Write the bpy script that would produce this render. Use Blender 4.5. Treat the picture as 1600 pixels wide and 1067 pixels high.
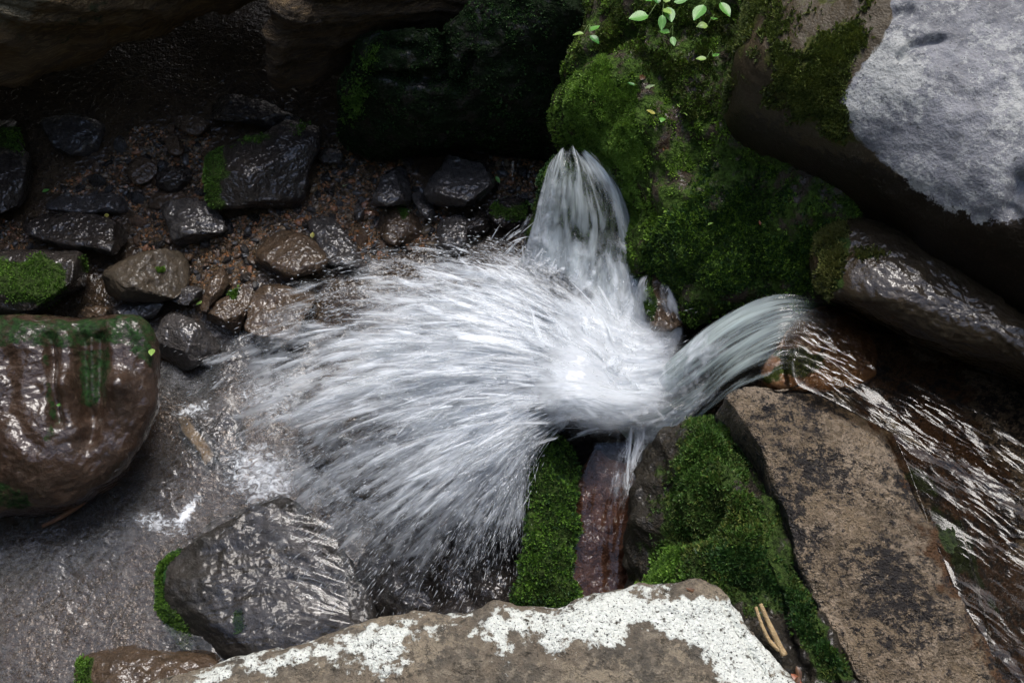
import bpy, math, random
import numpy as np
from mathutils import Vector
R = math.radians
random.seed(7); rng = np.random.default_rng(7)
scene = bpy.context.scene
for o in list(bpy.data.objects): bpy.data.objects.remove(o)
COL = scene.collection

# ------------------------------------------------------------------ camera, sky, sun, exposure
CAM_Z, PITCH, FPX = 4.2, R(30), 1640.0
cam_d = bpy.data.cameras.new('camera'); cam = bpy.data.objects.new('camera', cam_d); COL.objects.link(cam)
cam.location = (0, 0, CAM_Z); cam.rotation_euler = (PITCH, 0, 0)
cam_d.sensor_fit = 'HORIZONTAL'; cam_d.sensor_width = 36; cam_d.lens = 36 * FPX / 1600
cam_d.clip_start = 0.05; cam_d.clip_end = 500
scene.camera = cam
SUN = Vector((0.12, 0.46, 0.88)).normalized()
world = bpy.data.worlds.new('World'); scene.world = world; world.use_nodes = True
wn = world.node_tree
sky = wn.nodes.new('ShaderNodeTexSky'); sky.sky_type = 'NISHITA'; sky.sun_disc = False
sky.sun_elevation = math.asin(SUN.z); sky.sun_rotation = math.atan2(SUN.x, SUN.y)
sky.air_density = 1.0; sky.dust_density = 2.5; sky.ozone_density = 1.0
bg = wn.nodes['Background']; bg.inputs[1].default_value = 0.15
wn.links.new(sky.outputs[0], bg.inputs[0])
sun_d = bpy.data.lights.new('sun', 'SUN'); sun = bpy.data.objects.new('sun', sun_d); COL.objects.link(sun)
sun_d.energy = 1.1; sun_d.angle = R(26); sun_d.color = (1.0, 0.985, 0.96)
sun.rotation_euler = SUN.to_track_quat('Z', 'Y').to_euler(); sun.location = SUN * 20
scene.view_settings.view_transform = 'Standard'; scene.view_settings.look = 'None'
scene.view_settings.exposure = 1.35; scene.view_settings.gamma = 1.0; scene.view_settings.use_curve_mapping = False
scene.cycles.adaptive_threshold = 0.03
scene.cycles.transparent_max_bounces = 14
scene.cycles.max_bounces = 5; scene.cycles.diffuse_bounces = 3; scene.cycles.glossy_bounces = 2

# ------------------------------------------------------------------ maths helpers
cp, sp_ = math.cos(PITCH), math.sin(PITCH)
def P(u, v, z):
    """ground-plan survey: the point at height z that the camera sees at photo pixel (u, v)"""
    u, v, z = np.broadcast_arrays(np.asarray(u, float), np.asarray(v, float), np.asarray(z, float))
    dx = (u - 800) / FPX; dy = (533.5 - v) / FPX
    wy = dy * cp + sp_; wz = dy * sp_ - cp
    t = (z - CAM_Z) / wz
    return np.stack([dx * t, wy * t, z], -1)
def proj(p):
    p = np.asarray(p, float); q = p - np.array([0, 0, CAM_Z])
    yc = q[..., 1] * cp + q[..., 2] * sp_; zc = -q[..., 1] * sp_ + q[..., 2] * cp
    d = np.maximum(-zc, .05)
    return 800 + FPX * q[..., 0] / d, 533.5 - FPX * yc / d
def sstep(a, b, x):
    t = np.clip((x - a) / (b - a), 0, 1); return t * t * (3 - 2 * t)
def _h(ix, iy, iz, s):
    n = (ix * 374761393 + iy * 668265263 + iz * 2147483647 + s * 974634777) & 0xFFFFFFFF
    n = ((n ^ (n >> 13)) * 1274126177) & 0xFFFFFFFF
    n = ((n ^ (n >> 16)) * 2246822519) & 0xFFFFFFFF
    return ((n ^ (n >> 15)) & 0xFFFFFF) / float(0xFFFFFF)
def vnoise(p, s=0):
    p = np.asarray(p, float); i = np.floor(p).astype(np.int64); f = p - i; f = f * f * f * (f * (f * 6 - 15) + 10)
    r = 0
    for a in (0, 1):
        for b in (0, 1):
            for c in (0, 1):
                w = (f[..., 0] if a else 1 - f[..., 0]) * (f[..., 1] if b else 1 - f[..., 1]) * (f[..., 2] if c else 1 - f[..., 2])
                r = r + w * _h(i[..., 0] + a, i[..., 1] + b, i[..., 2] + c, s)
    return r * 2 - 1
def fbm(p, sc, oct=4, s=0, ridged=False):
    r = 0; a = 1.0; f = 1.0 / sc
    for k in range(oct):
        n = vnoise(np.asarray(p) * f + 17.3 * k, s + k)
        r = r + a * ((1 - 2 * np.abs(n)) if ridged else n); a *= .5; f *= 2.03
    return r
def spline(pts, n, closed=False):
    """Catmull-Rom through pts, resampled evenly to n points"""
    pts = np.asarray(pts, float); m = len(pts)
    out = []
    K = 24
    for i in range(m if closed else m - 1):
        if closed: a, b, c, d = pts[(i - 1) % m], pts[i], pts[(i + 1) % m], pts[(i + 2) % m]
        else: a, b, c, d = pts[max(i - 1, 0)], pts[i], pts[i + 1], pts[min(i + 2, m - 1)]
        t = np.linspace(0, 1, K, endpoint=False)[:, None]
        out.append(.5 * (2 * b + (c - a) * t + (2 * a - 5 * b + 4 * c - d) * t ** 2 + (3 * b - a - 3 * c + d) * t ** 3))
    out = np.concatenate(out + [pts[:1] if closed else pts[-1:]])
    L = np.concatenate([[0], np.cumsum(np.linalg.norm(np.diff(out, axis=0), axis=1))])
    q = np.linspace(0, L[-1], n, endpoint=not closed)
    return np.stack([np.interp(q, L, out[:, k]) for k in range(out.shape[1])], -1)
def inside(poly, u, v):
    poly = np.asarray(poly, float); c = np.zeros(np.shape(u), bool); n = len(poly)
    for i in range(n):
        x1, y1 = poly[i]; x2, y2 = poly[(i + 1) % n]
        if y1 == y2: continue
        c ^= ((y1 > v) != (y2 > v)) & (u < (x2 - x1) * (v - y1) / (y2 - y1) + x1)
    return c
def sdist(poly, u, v):
    poly = np.asarray(poly, float); n = len(poly); d = np.full(np.shape(u), 1e9)
    for i in range(n):
        a = poly[i]; b = poly[(i + 1) % n]; e = b - a; L = max(e @ e, 1e-9)
        t = np.clip(((u - a[0]) * e[0] + (v - a[1]) * e[1]) / L, 0, 1)
        d = np.minimum(d, np.hypot(u - a[0] - t * e[0], v - a[1] - t * e[1]))
    return np.where(inside(poly, u, v), d, -d)
def plane_z(pts):
    a = np.array([[p[0], p[1], 1] for p in pts], float); b = np.array([p[2] for p in pts], float)
    c = np.linalg.lstsq(a, b, rcond=None)[0]
    return lambda u, v: c[0] * np.asarray(u) + c[1] * np.asarray(v) + c[2]

# ------------------------------------------------------------------ mesh / object helpers
def make_mesh(name, V, F, smooth=True):
    me = bpy.data.meshes.new(name)
    V = np.asarray(V, np.float32); F = np.asarray(F, np.int32); k = F.shape[1]
    me.vertices.add(len(V)); me.vertices.foreach_set('co', V.ravel())
    me.loops.add(F.size); me.loops.foreach_set('vertex_index', F.ravel())
    me.polygons.add(len(F)); me.polygons.foreach_set('loop_start', np.arange(0, F.size, k, dtype=np.int32))
    me.polygons.foreach_set('loop_total', np.full(len(F), k, np.int32))
    me.update(calc_edges=True); me.validate()
    me.polygons.foreach_set('use_smooth', np.full(len(me.polygons), smooth, bool))
    return me
def attr(me, name, data):
    data = np.asarray(data, np.float32)
    if data.ndim == 1:
        a = me.attributes.new(name, 'FLOAT', 'POINT'); a.data.foreach_set('value', data)
    else:
        a = me.attributes.new(name, 'FLOAT_VECTOR', 'POINT'); a.data.foreach_set('vector', data.ravel())
def link(name, me, mat=None, parent=None, loc=(0, 0, 0)):
    o = bpy.data.objects.new(name, me); COL.objects.link(o)
    if mat and not me.materials: me.materials.append(mat)
    o.parent = parent; o.location = loc
    return o
def tag(o, label=None, cat=None, group=None, kind=None):
    if label: o['label'] = label
    if cat: o['category'] = cat
    if group: o['group'] = group
    if kind: o['kind'] = kind
    return o
def grid_faces(n, m, wrap=False):
    """n rows by m columns"""
    i = np.arange(n - 1)[:, None]; j = np.arange(m if wrap else m - 1)[None, :]; j2 = (j + 1) % m
    return np.stack([i * m + j, i * m + j2, (i + 1) * m + j2, (i + 1) * m + j], -1).reshape(-1, 4)
def vnormals(V, F):
    fn = np.cross(V[F[:, 2]] - V[F[:, 0]], V[F[:, 3 if F.shape[1] == 4 else 1]] - V[F[:, 1 if F.shape[1] == 4 else 0]])
    N = np.zeros_like(V)
    for k in range(F.shape[1]): np.add.at(N, F[:, k], fn)
    return N / (np.linalg.norm(N, axis=1, keepdims=True) + 1e-12)

# ------------------------------------------------------------------ node helpers
class NT:
    def __init__(s, name):
        s.m = bpy.data.materials.new(name); s.m.use_nodes = True; s.t = s.m.node_tree
        s.t.nodes.clear(); s.out = s.t.nodes.new('ShaderNodeOutputMaterial')
    def n(s, typ, **kw):
        x = s.t.nodes.new('ShaderNode' + typ)
        for k, v in kw.items(): setattr(x, k, v)
        return x
    def set(s, sock, v):
        if hasattr(v, 'is_output') or isinstance(v, bpy.types.NodeSocket): s.t.links.new(v, sock)
        elif isinstance(v, (tuple, list)) and len(v) == 3 and sock.type == 'RGBA': sock.default_value = (*v, 1)
        else: sock.default_value = v
    def math(s, op, a, b=0.0, c=None, clamp=False):
        x = s.n('Math', operation=op, use_clamp=clamp); s.set(x.inputs[0], a); s.set(x.inputs[1], b)
        if c is not None: s.set(x.inputs[2], c)
        return x.outputs[0]
    def mix(s, f, a, b, typ='MIX'):
        x = s.n('Mix', data_type='RGBA', blend_type=typ); s.set(x.inputs[0], f); s.set(x.inputs[6], a); s.set(x.inputs[7], b)
        return x.outputs[2]
    def noise(s, co, scale, detail=4, rough=.55, dist=0.0):
        x = s.n('TexNoise'); s.set(x.inputs['Vector'], co); x.inputs['Scale'].default_value = scale
        x.inputs['Detail'].default_value = detail; x.inputs['Roughness'].default_value = rough; x.inputs['Distortion'].default_value = dist
        return x.outputs[0]
    def attr(s, name, vec=False):
        x = s.n('Attribute', attribute_name=name); return x.outputs['Vector' if vec else 'Fac']
    def ramp(s, f, lo, hi):
        x = s.n('MapRange', interpolation_type='SMOOTHSTEP'); s.set(x.inputs[0], f); s.set(x.inputs[1], lo); s.set(x.inputs[2], hi)
        return x.outputs[0]
    def obj(s): return s.n('TexCoord').outputs['Object']
    def scaled(s, co, v):
        x = s.n('Mapping'); s.set(x.inputs[0], co); x.inputs['Scale'].default_value = v; return x.outputs[0]
    def bump(s, h, strength, dist, normal=None):
        x = s.n('Bump'); s.set(x.inputs['Height'], h); s.set(x.inputs['Strength'], strength); x.inputs['Distance'].default_value = dist
        if normal is not None: s.set(x.inputs['Normal'], normal)
        return x.outputs[0]
    def shader(s, typ, **kw):
        x = s.n(typ)
        for k, v in kw.items(): s.set(x.inputs[k.replace('_', ' ')], v)
        return x.outputs[0]
    def mixs(s, f, a, b):
        x = s.n('MixShader'); s.set(x.inputs[0], f); s.set(x.inputs[1], a); s.set(x.inputs[2], b); return x.outputs[0]
    def done(s, sh): s.t.links.new(sh, s.out.inputs[0]); return s.m

MOSS_BASE = (0.035, 0.06, 0.012)
def rock_mat(name, c1, c2, c3, stain_shade=(.012, .011, .010), alt=(.6, .62, .56), moss=MOSS_BASE, rough=.55, wet=0.0,
             scale=6.0, bump=.5, grain=.5, stretch=(1, 1, 1), alt_speck=.0, stain_all=0.0, bumpd=.02, wetb=.011, use='m', crust=None, moss_op=1.0, crough=.08, spec=.35):
    """stone: two-tone mottling, speckle, stain / alt / moss from painted masks broken up by noise; wet = glossy water film"""
    t = NT(name); co = t.obj(); cs = t.scaled(co, stretch)
    n1 = t.noise(cs, scale, 6, .6, .3); n2 = t.noise(cs, scale * 4.5, 4, .6); n3 = t.noise(cs, scale * 15, 2, .6)
    col = t.mix(t.ramp(n1, .36, .64), c1, c2)
    col = t.mix(t.math('MULTIPLY', t.ramp(n2, .48, .68), .75), col, c3)
    col = t.mix(t.math('MULTIPLY', t.ramp(n3, .5, .75), grain), col, t.mix(.5, c3, (.01, .01, .01)))
    if crust:
        cn = t.math('ADD', t.noise(co, scale * 6, 6, .75), t.math('MULTIPLY', t.math('SUBTRACT', t.noise(co, scale * .35, 3, .6), .5), 1.1))
        col = t.mix(t.math('MULTIPLY', t.ramp(cn, .5, .6), .8), col, crust)
        col = t.mix(t.math('MULTIPLY', t.ramp(t.noise(co, scale * 9, 3, .7), .60, .68), .75), col, tuple(x * .35 for x in c2))
    def mask(nm, k=.9, nz=n2):
        a = t.math('ADD', t.attr(nm), t.math('MULTIPLY', t.math('SUBTRACT', nz, .5), k * 1.6))
        return t.ramp(a, .42, .62)
    fa = fm = None; ak = 1.5 if alt_speck else .9
    if 'a' in use:
        fa = mask('alt', ak, t.noise(co, scale * 3, 6, .68))
        acol = t.mix(t.ramp(t.noise(co, scale * 12, 3, .7), .35, .7), alt, tuple(x * .72 for x in alt))
        if alt_speck: acol = t.mix(t.math('MULTIPLY', t.ramp(t.noise(co, scale * 14, 3, .65), .58, .64), alt_speck), acol, tuple(x * .25 for x in c2))
        col = t.mix(fa, col, acol)
    if 's' in use:
        fs = mask('stain_shade', 1.3, t.noise(co, scale * 4, 6, .7))
        if stain_all: fs = t.math('MAXIMUM', fs, t.math('MULTIPLY', t.ramp(t.math('ADD', t.noise(co, scale * 5.0, 8, .85), t.math('MULTIPLY', t.math('SUBTRACT', t.noise(co, scale * .6, 3, .6), .5), .5)), .505, .535), stain_all))
        col = t.mix(fs, col, stain_shade)
    if 'm' in use:
        fm = mask('moss', 1.0, t.noise(co, 14, 5, .65))
        if moss_op < 1: fm = t.math('MULTIPLY', fm, t.math('MULTIPLY', t.ramp(t.noise(co, 34, 4, .7), .28, .6), moss_op))
        mcol = t.mix(t.ramp(t.noise(co, 60, 2), .35, .7), moss, tuple(x * .35 for x in moss))
        col = t.mix(fm, col, mcol)
    h = t.math('ADD', t.math('MULTIPLY', n2, .7), t.math('MULTIPLY', n3, .3 + .25 * grain))
    h = t.math('ADD', h, t.math('MULTIPLY', n1, .6))
    if fa is not None: h = t.math('ADD', h, t.math('MULTIPLY', fa, .12))
    nrm = t.bump(h, bump, bumpd * 2.4)
    r = t.math('ADD', rough - .12, t.math('MULTIPLY', n2, .25))
    if fm is not None: r = t.math('MAXIMUM', r, t.math('MULTIPLY', fm, .85))
    p = t.n('BsdfPrincipled')
    t.set(p.inputs['Base Color'], col); t.set(p.inputs['Roughness'], r); t.set(p.inputs['Normal'], nrm)
    p.inputs['Specular IOR Level'].default_value = spec
    if wet:
        w = t.math('MULTIPLY', t.math('SUBTRACT', 1.0, fm), wet) if fm is not None else wet
        t.set(p.inputs['Coat Weight'], w); p.inputs['Specular IOR Level'].default_value = .12; p.inputs['Coat Roughness'].default_value = crough; p.inputs['Coat IOR'].default_value = 1.45
        wb = t.math('ADD', t.noise(co, scale * 4.0, 1.5, .45, .4), t.math('MULTIPLY', t.noise(co, scale * 9.0, 1, .4), .35))
        t.set(p.inputs['Coat Normal'], t.bump(wb, 1.0, wetb))
    return t.done(p.outputs[0])

def foliage_mat(name, dark, mid, light, transl=.25, rough=.6):
    t = NT(name); r = t.attr('rnd')
    col = t.mix(t.ramp(r, 0, .5), dark, mid); col = t.mix(t.ramp(r, .55, 1.0), col, light)
    p = t.shader('BsdfPrincipled', Base_Color=col, Roughness=rough)
    tr = t.shader('BsdfTranslucent', Color=col)
    return t.done(t.mixs(transl, p, tr))

M = {}
M['moss_green'] = foliage_mat('moss_green', (.022, .055, .006), (.095, .20, .02), (.21, .36, .05))
M['moss_wall'] = foliage_mat('moss_wall', (.03, .06, .006), (.13, .24, .02), (.28, .42, .05))
M['moss_mid'] = foliage_mat('moss_mid', (.014, .035, .005), (.045, .105, .012), (.12, .21, .03))
M['moss_olive'] = foliage_mat('moss_olive', (.02, .03, .005), (.07, .10, .014), (.18, .20, .035))
M['moss_deep'] = foliage_mat('moss_deep', (.006, .018, .003), (.020, .062, .009), (.055, .135, .02))
M['moss_light'] = foliage_mat('moss_light', (.04, .075, .009), (.145, .27, .032), (.31, .46, .09))
M['moss_pale'] = foliage_mat('moss_pale', (.03, .035, .008), (.12, .13, .025), (.30, .28, .09))

def scatter_moss(parent, V, F, w, count, mat, size=.011, name='moss', lift=1.0):
    """small leafy tufts rooted on the stone where the moss mask is high"""
    a = V[F[:, 0]]; ar = np.linalg.norm(np.cross(V[F[:, 1]] - a, V[F[:, -1]] - a), axis=1)
    W = ar * np.clip(w[F].mean(1), 0, 1) ** 1.5
    if W.sum() <= 0: return
    fi = rng.choice(len(F), count, p=W / W.sum())
    s = rng.random(count)[:, None]; q = rng.random(count)[:, None]
    Q = F[fi]
    p = (V[Q[:, 0]] * (1 - s) + V[Q[:, 1]] * s) * (1 - q) + (V[Q[:, 3]] * (1 - s) + V[Q[:, 2]] * s) * q
    N = vnormals(V, F)[Q].mean(1); N /= np.linalg.norm(N, axis=1, keepdims=True) + 1e-9
    N = N + np.array([0, 0, .35]); N /= np.linalg.norm(N, axis=1, keepdims=True)
    K = 4
    clump = .5 + .4 * fbm(p, .05, 3, 91) + .35 * fbm(p, .22, 2, 92)
    hgt = size * (.5 + .9 * rng.random(count)) * (.6 + .8 * np.clip(clump, 0, 1)) * lift
    rnd = np.clip(.5 * rng.random(count) + .5 * np.clip(clump, 0, 1) , 0, 1)
    verts = []; r = []
    for k in range(K):
        d = rng.normal(size=(count, 3)); d -= (d * N).sum(1, keepdims=True) * N; d /= np.linalg.norm(d, axis=1, keepdims=True) + 1e-9
        side = np.cross(N, d)
        root = p - N * size * .25 + d * size * .1
        up = (.35 + .65 * rng.random(count))[:, None]
        tip = p + (N * up + d * (1.15 - up)) * hgt[:, None] * 1.3
        mid = root * .5 + tip * .5 + N * size * .1
        wd = size * .30 * (.6 + .6 * rng.random(count))[:, None]
        verts.append(np.stack([root, mid - side * wd, tip, mid + side * wd], 1)); r.append(np.repeat(np.clip(rnd + rng.normal(0, .12, count), 0, 1)[:, None], 4, 1) * np.array([.5, .9, 1.0, .9]))
    VV = np.concatenate(verts).reshape(-1, 3); RR = np.concatenate(r).ravel()
    FF = np.arange(len(VV)).reshape(-1, 4)
    me = make_mesh(name, VV - np.array(parent.location), FF, False); attr(me, 'rnd', RR)
    return tag(link(name, me, mat, parent), kind='stuff')

ROCKS = []
def rock(name, label, cat, outline, z, H, D, mat, nseg=150, nring=46, ek=.75, axis=.0, rough=(.03, .25, 4), facets=0, seed=1,
         masks=(), bumps=(), grooves=(), strata=None, moss=None, group=None, kind=None, fine=(.004, .03), ground_pebble=False, boxy=1.0):
    """A boulder surveyed from its outline: a closed body whose widest contour follows the outline at height z,
       domed upward by H, going down by D, then chipped by facets, grooved, bumped and weathered by noise."""
    zf = z if callable(z) else (lambda u, v: np.full(np.shape(u), float(z)))
    o2 = spline(outline, nseg, True)
    ring = P(o2[:, 0], o2[:, 1], zf(o2[:, 0], o2[:, 1]))
    C = ring.mean(0)
    A = np.array([0, 0, CAM_Z]) - C; A /= np.linalg.norm(A)
    A = A * (1 - axis) + np.array([0, 0, 1]) * axis; A /= np.linalg.norm(A)
    nlow = max(8, nring // 4)
    rows = []
    for k in range(nring):                                     # centre -> contour
        r = 1 - (1 - k / (nring - 1)) ** 1.45
        h = max(1 - r ** (2 / ek), 0) ** (ek / 2)
        rows.append(C + (ring - C) * r + A * H * h)
    for k in range(1, nlow + 1):                               # contour -> underside
        th = k / nlow * math.pi / 2
        rows.append(C + (ring - C) * max(math.cos(th) ** .6, .02) - A * D * math.sin(th))
    V = np.concatenate(rows)
    F = grid_faces(len(rows), nseg, True)
    g = np.random.default_rng(seed); size = np.linalg.norm(ring - C, axis=1).mean()
    for k in range(facets):
        n = g.normal(size=3); n /= np.linalg.norm(n); n = n + A * .55; n /= np.linalg.norm(n)
        d = (V - C) @ n; lim = d.max() * (.62 + .26 * g.random())
        V = V - np.maximum(d - lim, 0)[:, None] * n * .92
    N = vnormals(V, F)
    if (N[:nseg * 3] @ A).mean() < 0: F = F[:, ::-1].copy(); N = -N
    amp, sc, oc = rough
    edge = 1.0
    disp = amp * fbm(V, sc, oc, seed * 13) * edge
    if strata:
        sa, ss, sd = strata; sd = np.array(sd, float) / np.linalg.norm(sd)
        q = (V @ sd) / ss + .5 * fbm(V, sc, 3, seed + 5)
        disp = disp + sa * fbm(np.stack([q, q * 0 + 3, q * 0 + .5 + .15 * (V[:, 0] / sc)], -1), 1.0, 3, seed + 9)
    u, v = proj(V)
    for (bu, bv, br, bh) in bumps: disp = disp + bh * np.exp(-((u - bu) ** 2 + (v - bv) ** 2) / br ** 2)
    for (line, w, dep) in grooves:
        line = np.asarray(line, float); dd = np.full(len(u), 1e9)
        for a, b in zip(line[:-1], line[1:]):
            e = b - a; tt = np.clip(((u - a[0]) * e[0] + (v - a[1]) * e[1]) / (e @ e), 0, 1)
            dd = np.minimum(dd, np.hypot(u - a[0] - tt * e[0], v - a[1] - tt * e[1]))
        disp = disp - dep * np.exp(-(dd / w) ** 2)
    V = V + N * disp[:, None]
    V[:nseg] = V[nseg:2 * nseg].mean(0)
    V = V + vnormals(V, F) * ((fine[0] * fbm(V, fine[1], 3, seed + 31))[:, None])
    V[:nseg] = V[nseg:2 * nseg].mean(0)
    u, v = proj(V)
    at = {'moss': np.zeros(len(V)), 'stain_shade': np.zeros(len(V)), 'alt': np.zeros(len(V))}
    nz = fbm(V, .12, 4, seed + 3)
    for (nm, poly, soft, *rest) in masks:
        val = rest[0] if rest else 1.0
        if poly is None: m = np.full(len(V), val)
        elif isinstance(poly, str):                            # 'up': on what faces the sky
            m = val * sstep(.25, .75, (vnormals(V, F) @ np.array([0, 0, 1])) * (1 if N is not None else 1))
        else: m = val * np.clip(.5 + (sdist(poly, u, v) + nz * soft * .8) / (2 * soft), 0, 1)
        at[nm] = np.maximum(at[nm], m)
    base = C - A * D * .9
    base = np.array([C[0], C[1], float(V[:, 2].min())])
    me = make_mesh(name, V - base, F)
    for k in at: attr(me, k, at[k])
    o = link(name, me, mat, None, base)
    tag(o, label, None if kind else cat, group, kind)
    ROCKS.append((o, np.asarray(o2), V, F, at))
    if moss:
        for (mm, cnt, sz, *sel) in moss:
            w = at['moss'].copy()
            if sel and sel[0] is not None: w = w * np.clip(.5 + sdist(sel[0], u, v) / 16, 0, 1)
            w = np.clip(w - .22 + .45 * fbm(V, .08, 3, seed + 77), 0, 1) * (w > .3)
            up = vnormals(V, F) @ A
            w[up < .05] = 0
            scatter_moss(o, V, F, np.clip(w - .25 * (fbm(V, .05, 3, seed + len(mm) * 7) < -.15), 0, 1), cnt, M[mm], sz)
    return o

# ------------------------------------------------------------------ the setting: stream bed, and unseen banks raised to block the sky
def ground(x, y):
    x = np.asarray(x, float); y = np.asarray(y, float)
    z = -.14 + .22 * sstep(2.05, 2.75, y) + .20 * sstep(2.8, 4.2, y)
    z = z + .75 * sstep(.35, 1.3, x) 
    z = z + 4.6 * sstep(4.6, 8.0, y) + 9.0 * sstep(-3.0, -6.4, x) + 8.5 * sstep(3.0, 6.6, x) + 9.0 * sstep(-.5, -5.0, y)  # high banks out of view, added to block low sky like tree canopy
    p = np.stack([x, y, z * 0], -1)
    return z + .035 * fbm(p, .45, 4, 5) + .10 * fbm(p, 1.6, 3, 8) * sstep(3.0, 4.5, np.hypot(x, y - 2.2))
def Pg(u, v, it=6):
    z = np.full(np.shape(np.asarray(u, float)), .1)
    for _ in range(it):
        p = P(u, v, z); z = ground(p[..., 0], p[..., 1])
    return P(u, v, z)

xs = np.linspace(-9, 9, 250); ys = np.linspace(-8, 11, 250)
XX, YY = np.meshgrid(xs, ys); GV = np.stack([XX, YY, ground(XX, YY)], -1).reshape(-1, 3)
me = make_mesh('stream_bed', GV, grid_faces(250, 250))
for k in ('moss', 'stain_shade', 'alt'): attr(me, k, np.zeros(len(GV)) + (.55 * sstep(3.0, 4.5, np.hypot(GV[:, 0], GV[:, 1] - 2.2)) if k == 'moss' else 0))
M['bed'] = rock_mat('gravel_bed', (.050, .033, .020), (.075, .05, .028), (.022, .016, .011), rough=.5, wet=.7, scale=9, bump=.8, grain=.8)
tag(link('stream_bed', me, M['bed']), kind='structure')

# ------------------------------------------------------------------ stone materials
M['grey'] = rock_mat('grey_granite', (.19, .192, .205), (.10, .102, .112), (.28, .285, .28), stain_shade=(.014, .010, .006), alt=(.055, .042, .024), moss=(.06, .065, .015), rough=.45, scale=7, bump=.25, grain=.95, bumpd=.02, use='asm', crust=(.33, .335, .315), spec=.15)
M['lichen'] = rock_mat('lichen_stone', (.125, .10, .07), (.06, .052, .04), (.20, .17, .125), stain_shade=(.04, .033, .022), alt=(.62, .64, .58), rough=.8, scale=9, bump=.6, grain=.6, alt_speck=.95, use='as', crust=(.20, .165, .115))
M['granite'] = rock_mat('brown_granite', (.20, .15, .095), (.10, .076, .05), (.28, .215, .15), stain_shade=(.016, .015, .016), alt=(.10, .052, .024), moss=(.03, .05, .009), rough=.5, scale=8, bump=.9, grain=.8, bumpd=.03, stain_all=.95, use='asm', crust=(.29, .23, .165))
M['flank'] = rock_mat('mossy_flank', (.026, .022, .015), (.015, .013, .010), (.042, .034, .022), rough=.55, wet=.3, scale=8, bump=.7, grain=.6)
M['redbrown'] = rock_mat('wet_redbrown', (.040, .023, .014), (.025, .015, .010), (.060, .040, .028), moss=(.014, .042, .010), rough=.38, wet=.85, scale=8, bump=.35, grain=.7, bumpd=.015, wetb=.006, moss_op=.97, crough=.16)
M['wetdark'] = rock_mat('wet_dark', (.022, .018, .015), (.015, .012, .011), (.035, .028, .022), rough=.42, wet=.9, scale=9, bump=.6, grain=.5, bumpd=.015)
M['wetbrown'] = rock_mat('wet_brown', (.062, .040, .024), (.04, .027, .017), (.085, .058, .036), rough=.4, wet=.8, scale=9, bump=.5, grain=.5, bumpd=.012)
M['wetgrey'] = rock_mat('wet_grey', (.05, .045, .042), (.034, .031, .03), (.07, .062, .055), rough=.4, wet=1.0, scale=9, bump=.7, grain=.5, bumpd=.015, wetb=.009)
M['wetolive'] = rock_mat('wet_olive', (.055, .042, .028), (.04, .032, .022), (.07, .055, .038), rough=.5, wet=.45, scale=9, bump=.35, grain=.4, bumpd=.012)
M['slab_shaded'] = rock_mat('shaded_layered_slab', (.07, .042, .016), (.03, .019, .009), (.12, .08, .034), rough=.7, scale=4, bump=.9, grain=.6, stretch=(1.2, 1.2, 7), bumpd=.03, use='')  # same layered stone, canopy shade put into its darker colours
M['mossrock'] = rock_mat('moss_rock', (.05, .04, .028), (.035, .026, .018), (.075, .055, .035), stain_shade=(.03, .018, .010), alt=(.13, .06, .02), moss=(.05, .09, .014), rough=.6, wet=.25, scale=8, bump=.6, grain=.6, use='asm')
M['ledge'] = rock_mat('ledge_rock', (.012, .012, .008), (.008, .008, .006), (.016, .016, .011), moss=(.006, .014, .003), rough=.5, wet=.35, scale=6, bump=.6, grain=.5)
M['slab'] = rock_mat('layered_slab', (.17, .105, .04), (.07, .044, .018), (.30, .21, .10), stain_shade=(.014, .011, .008), alt=(.24, .20, .12), moss=(.04, .05, .012), rough=.7, scale=4, bump=.9, grain=.6, stretch=(1.2, 1.2, 7), bumpd=.03, use='asm')
M['smooth'] = rock_mat('smooth_wet_boulder', (.040, .027, .014), (.026, .018, .010), (.055, .040, .022), stain_shade=(.03, .02, .012), rough=.45, wet=.9, scale=9, bump=.35, grain=.6, bumpd=.010, wetb=.005, crough=.16)
M['lip'] = rock_mat('lip_stone', (.13, .06, .022), (.08, .038, .015), (.17, .09, .04), moss=(.03, .04, .006), rough=.5, wet=.6, scale=9, bump=.4)
M['filmrock'] = rock_mat('film_stone', (.024, .021, .018), (.015, .014, .012), (.036, .031, .026), moss=(.014, .045, .01), rough=.5, wet=.5, scale=7, bump=.5, grain=.5, bumpd=.012, wetb=.006, crough=.12)
M['redchute'] = rock_mat('red_wet_chute', (.095, .040, .020), (.05, .022, .013), (.13, .062, .034), rough=.45, wet=.6, scale=9, bump=.6, grain=.6, wetb=.010, use='')
M['tan'] = rock_mat('tan_stone', (.20, .155, .085), (.17, .13, .075), (.24, .19, .11), rough=.6, scale=9, bump=.3, use='')
M['rust'] = rock_mat('rust_stone', (.15, .052, .018), (.10, .036, .014), (.2, .08, .03), rough=.4, wet=.6, scale=9, bump=.3, use='')

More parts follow.
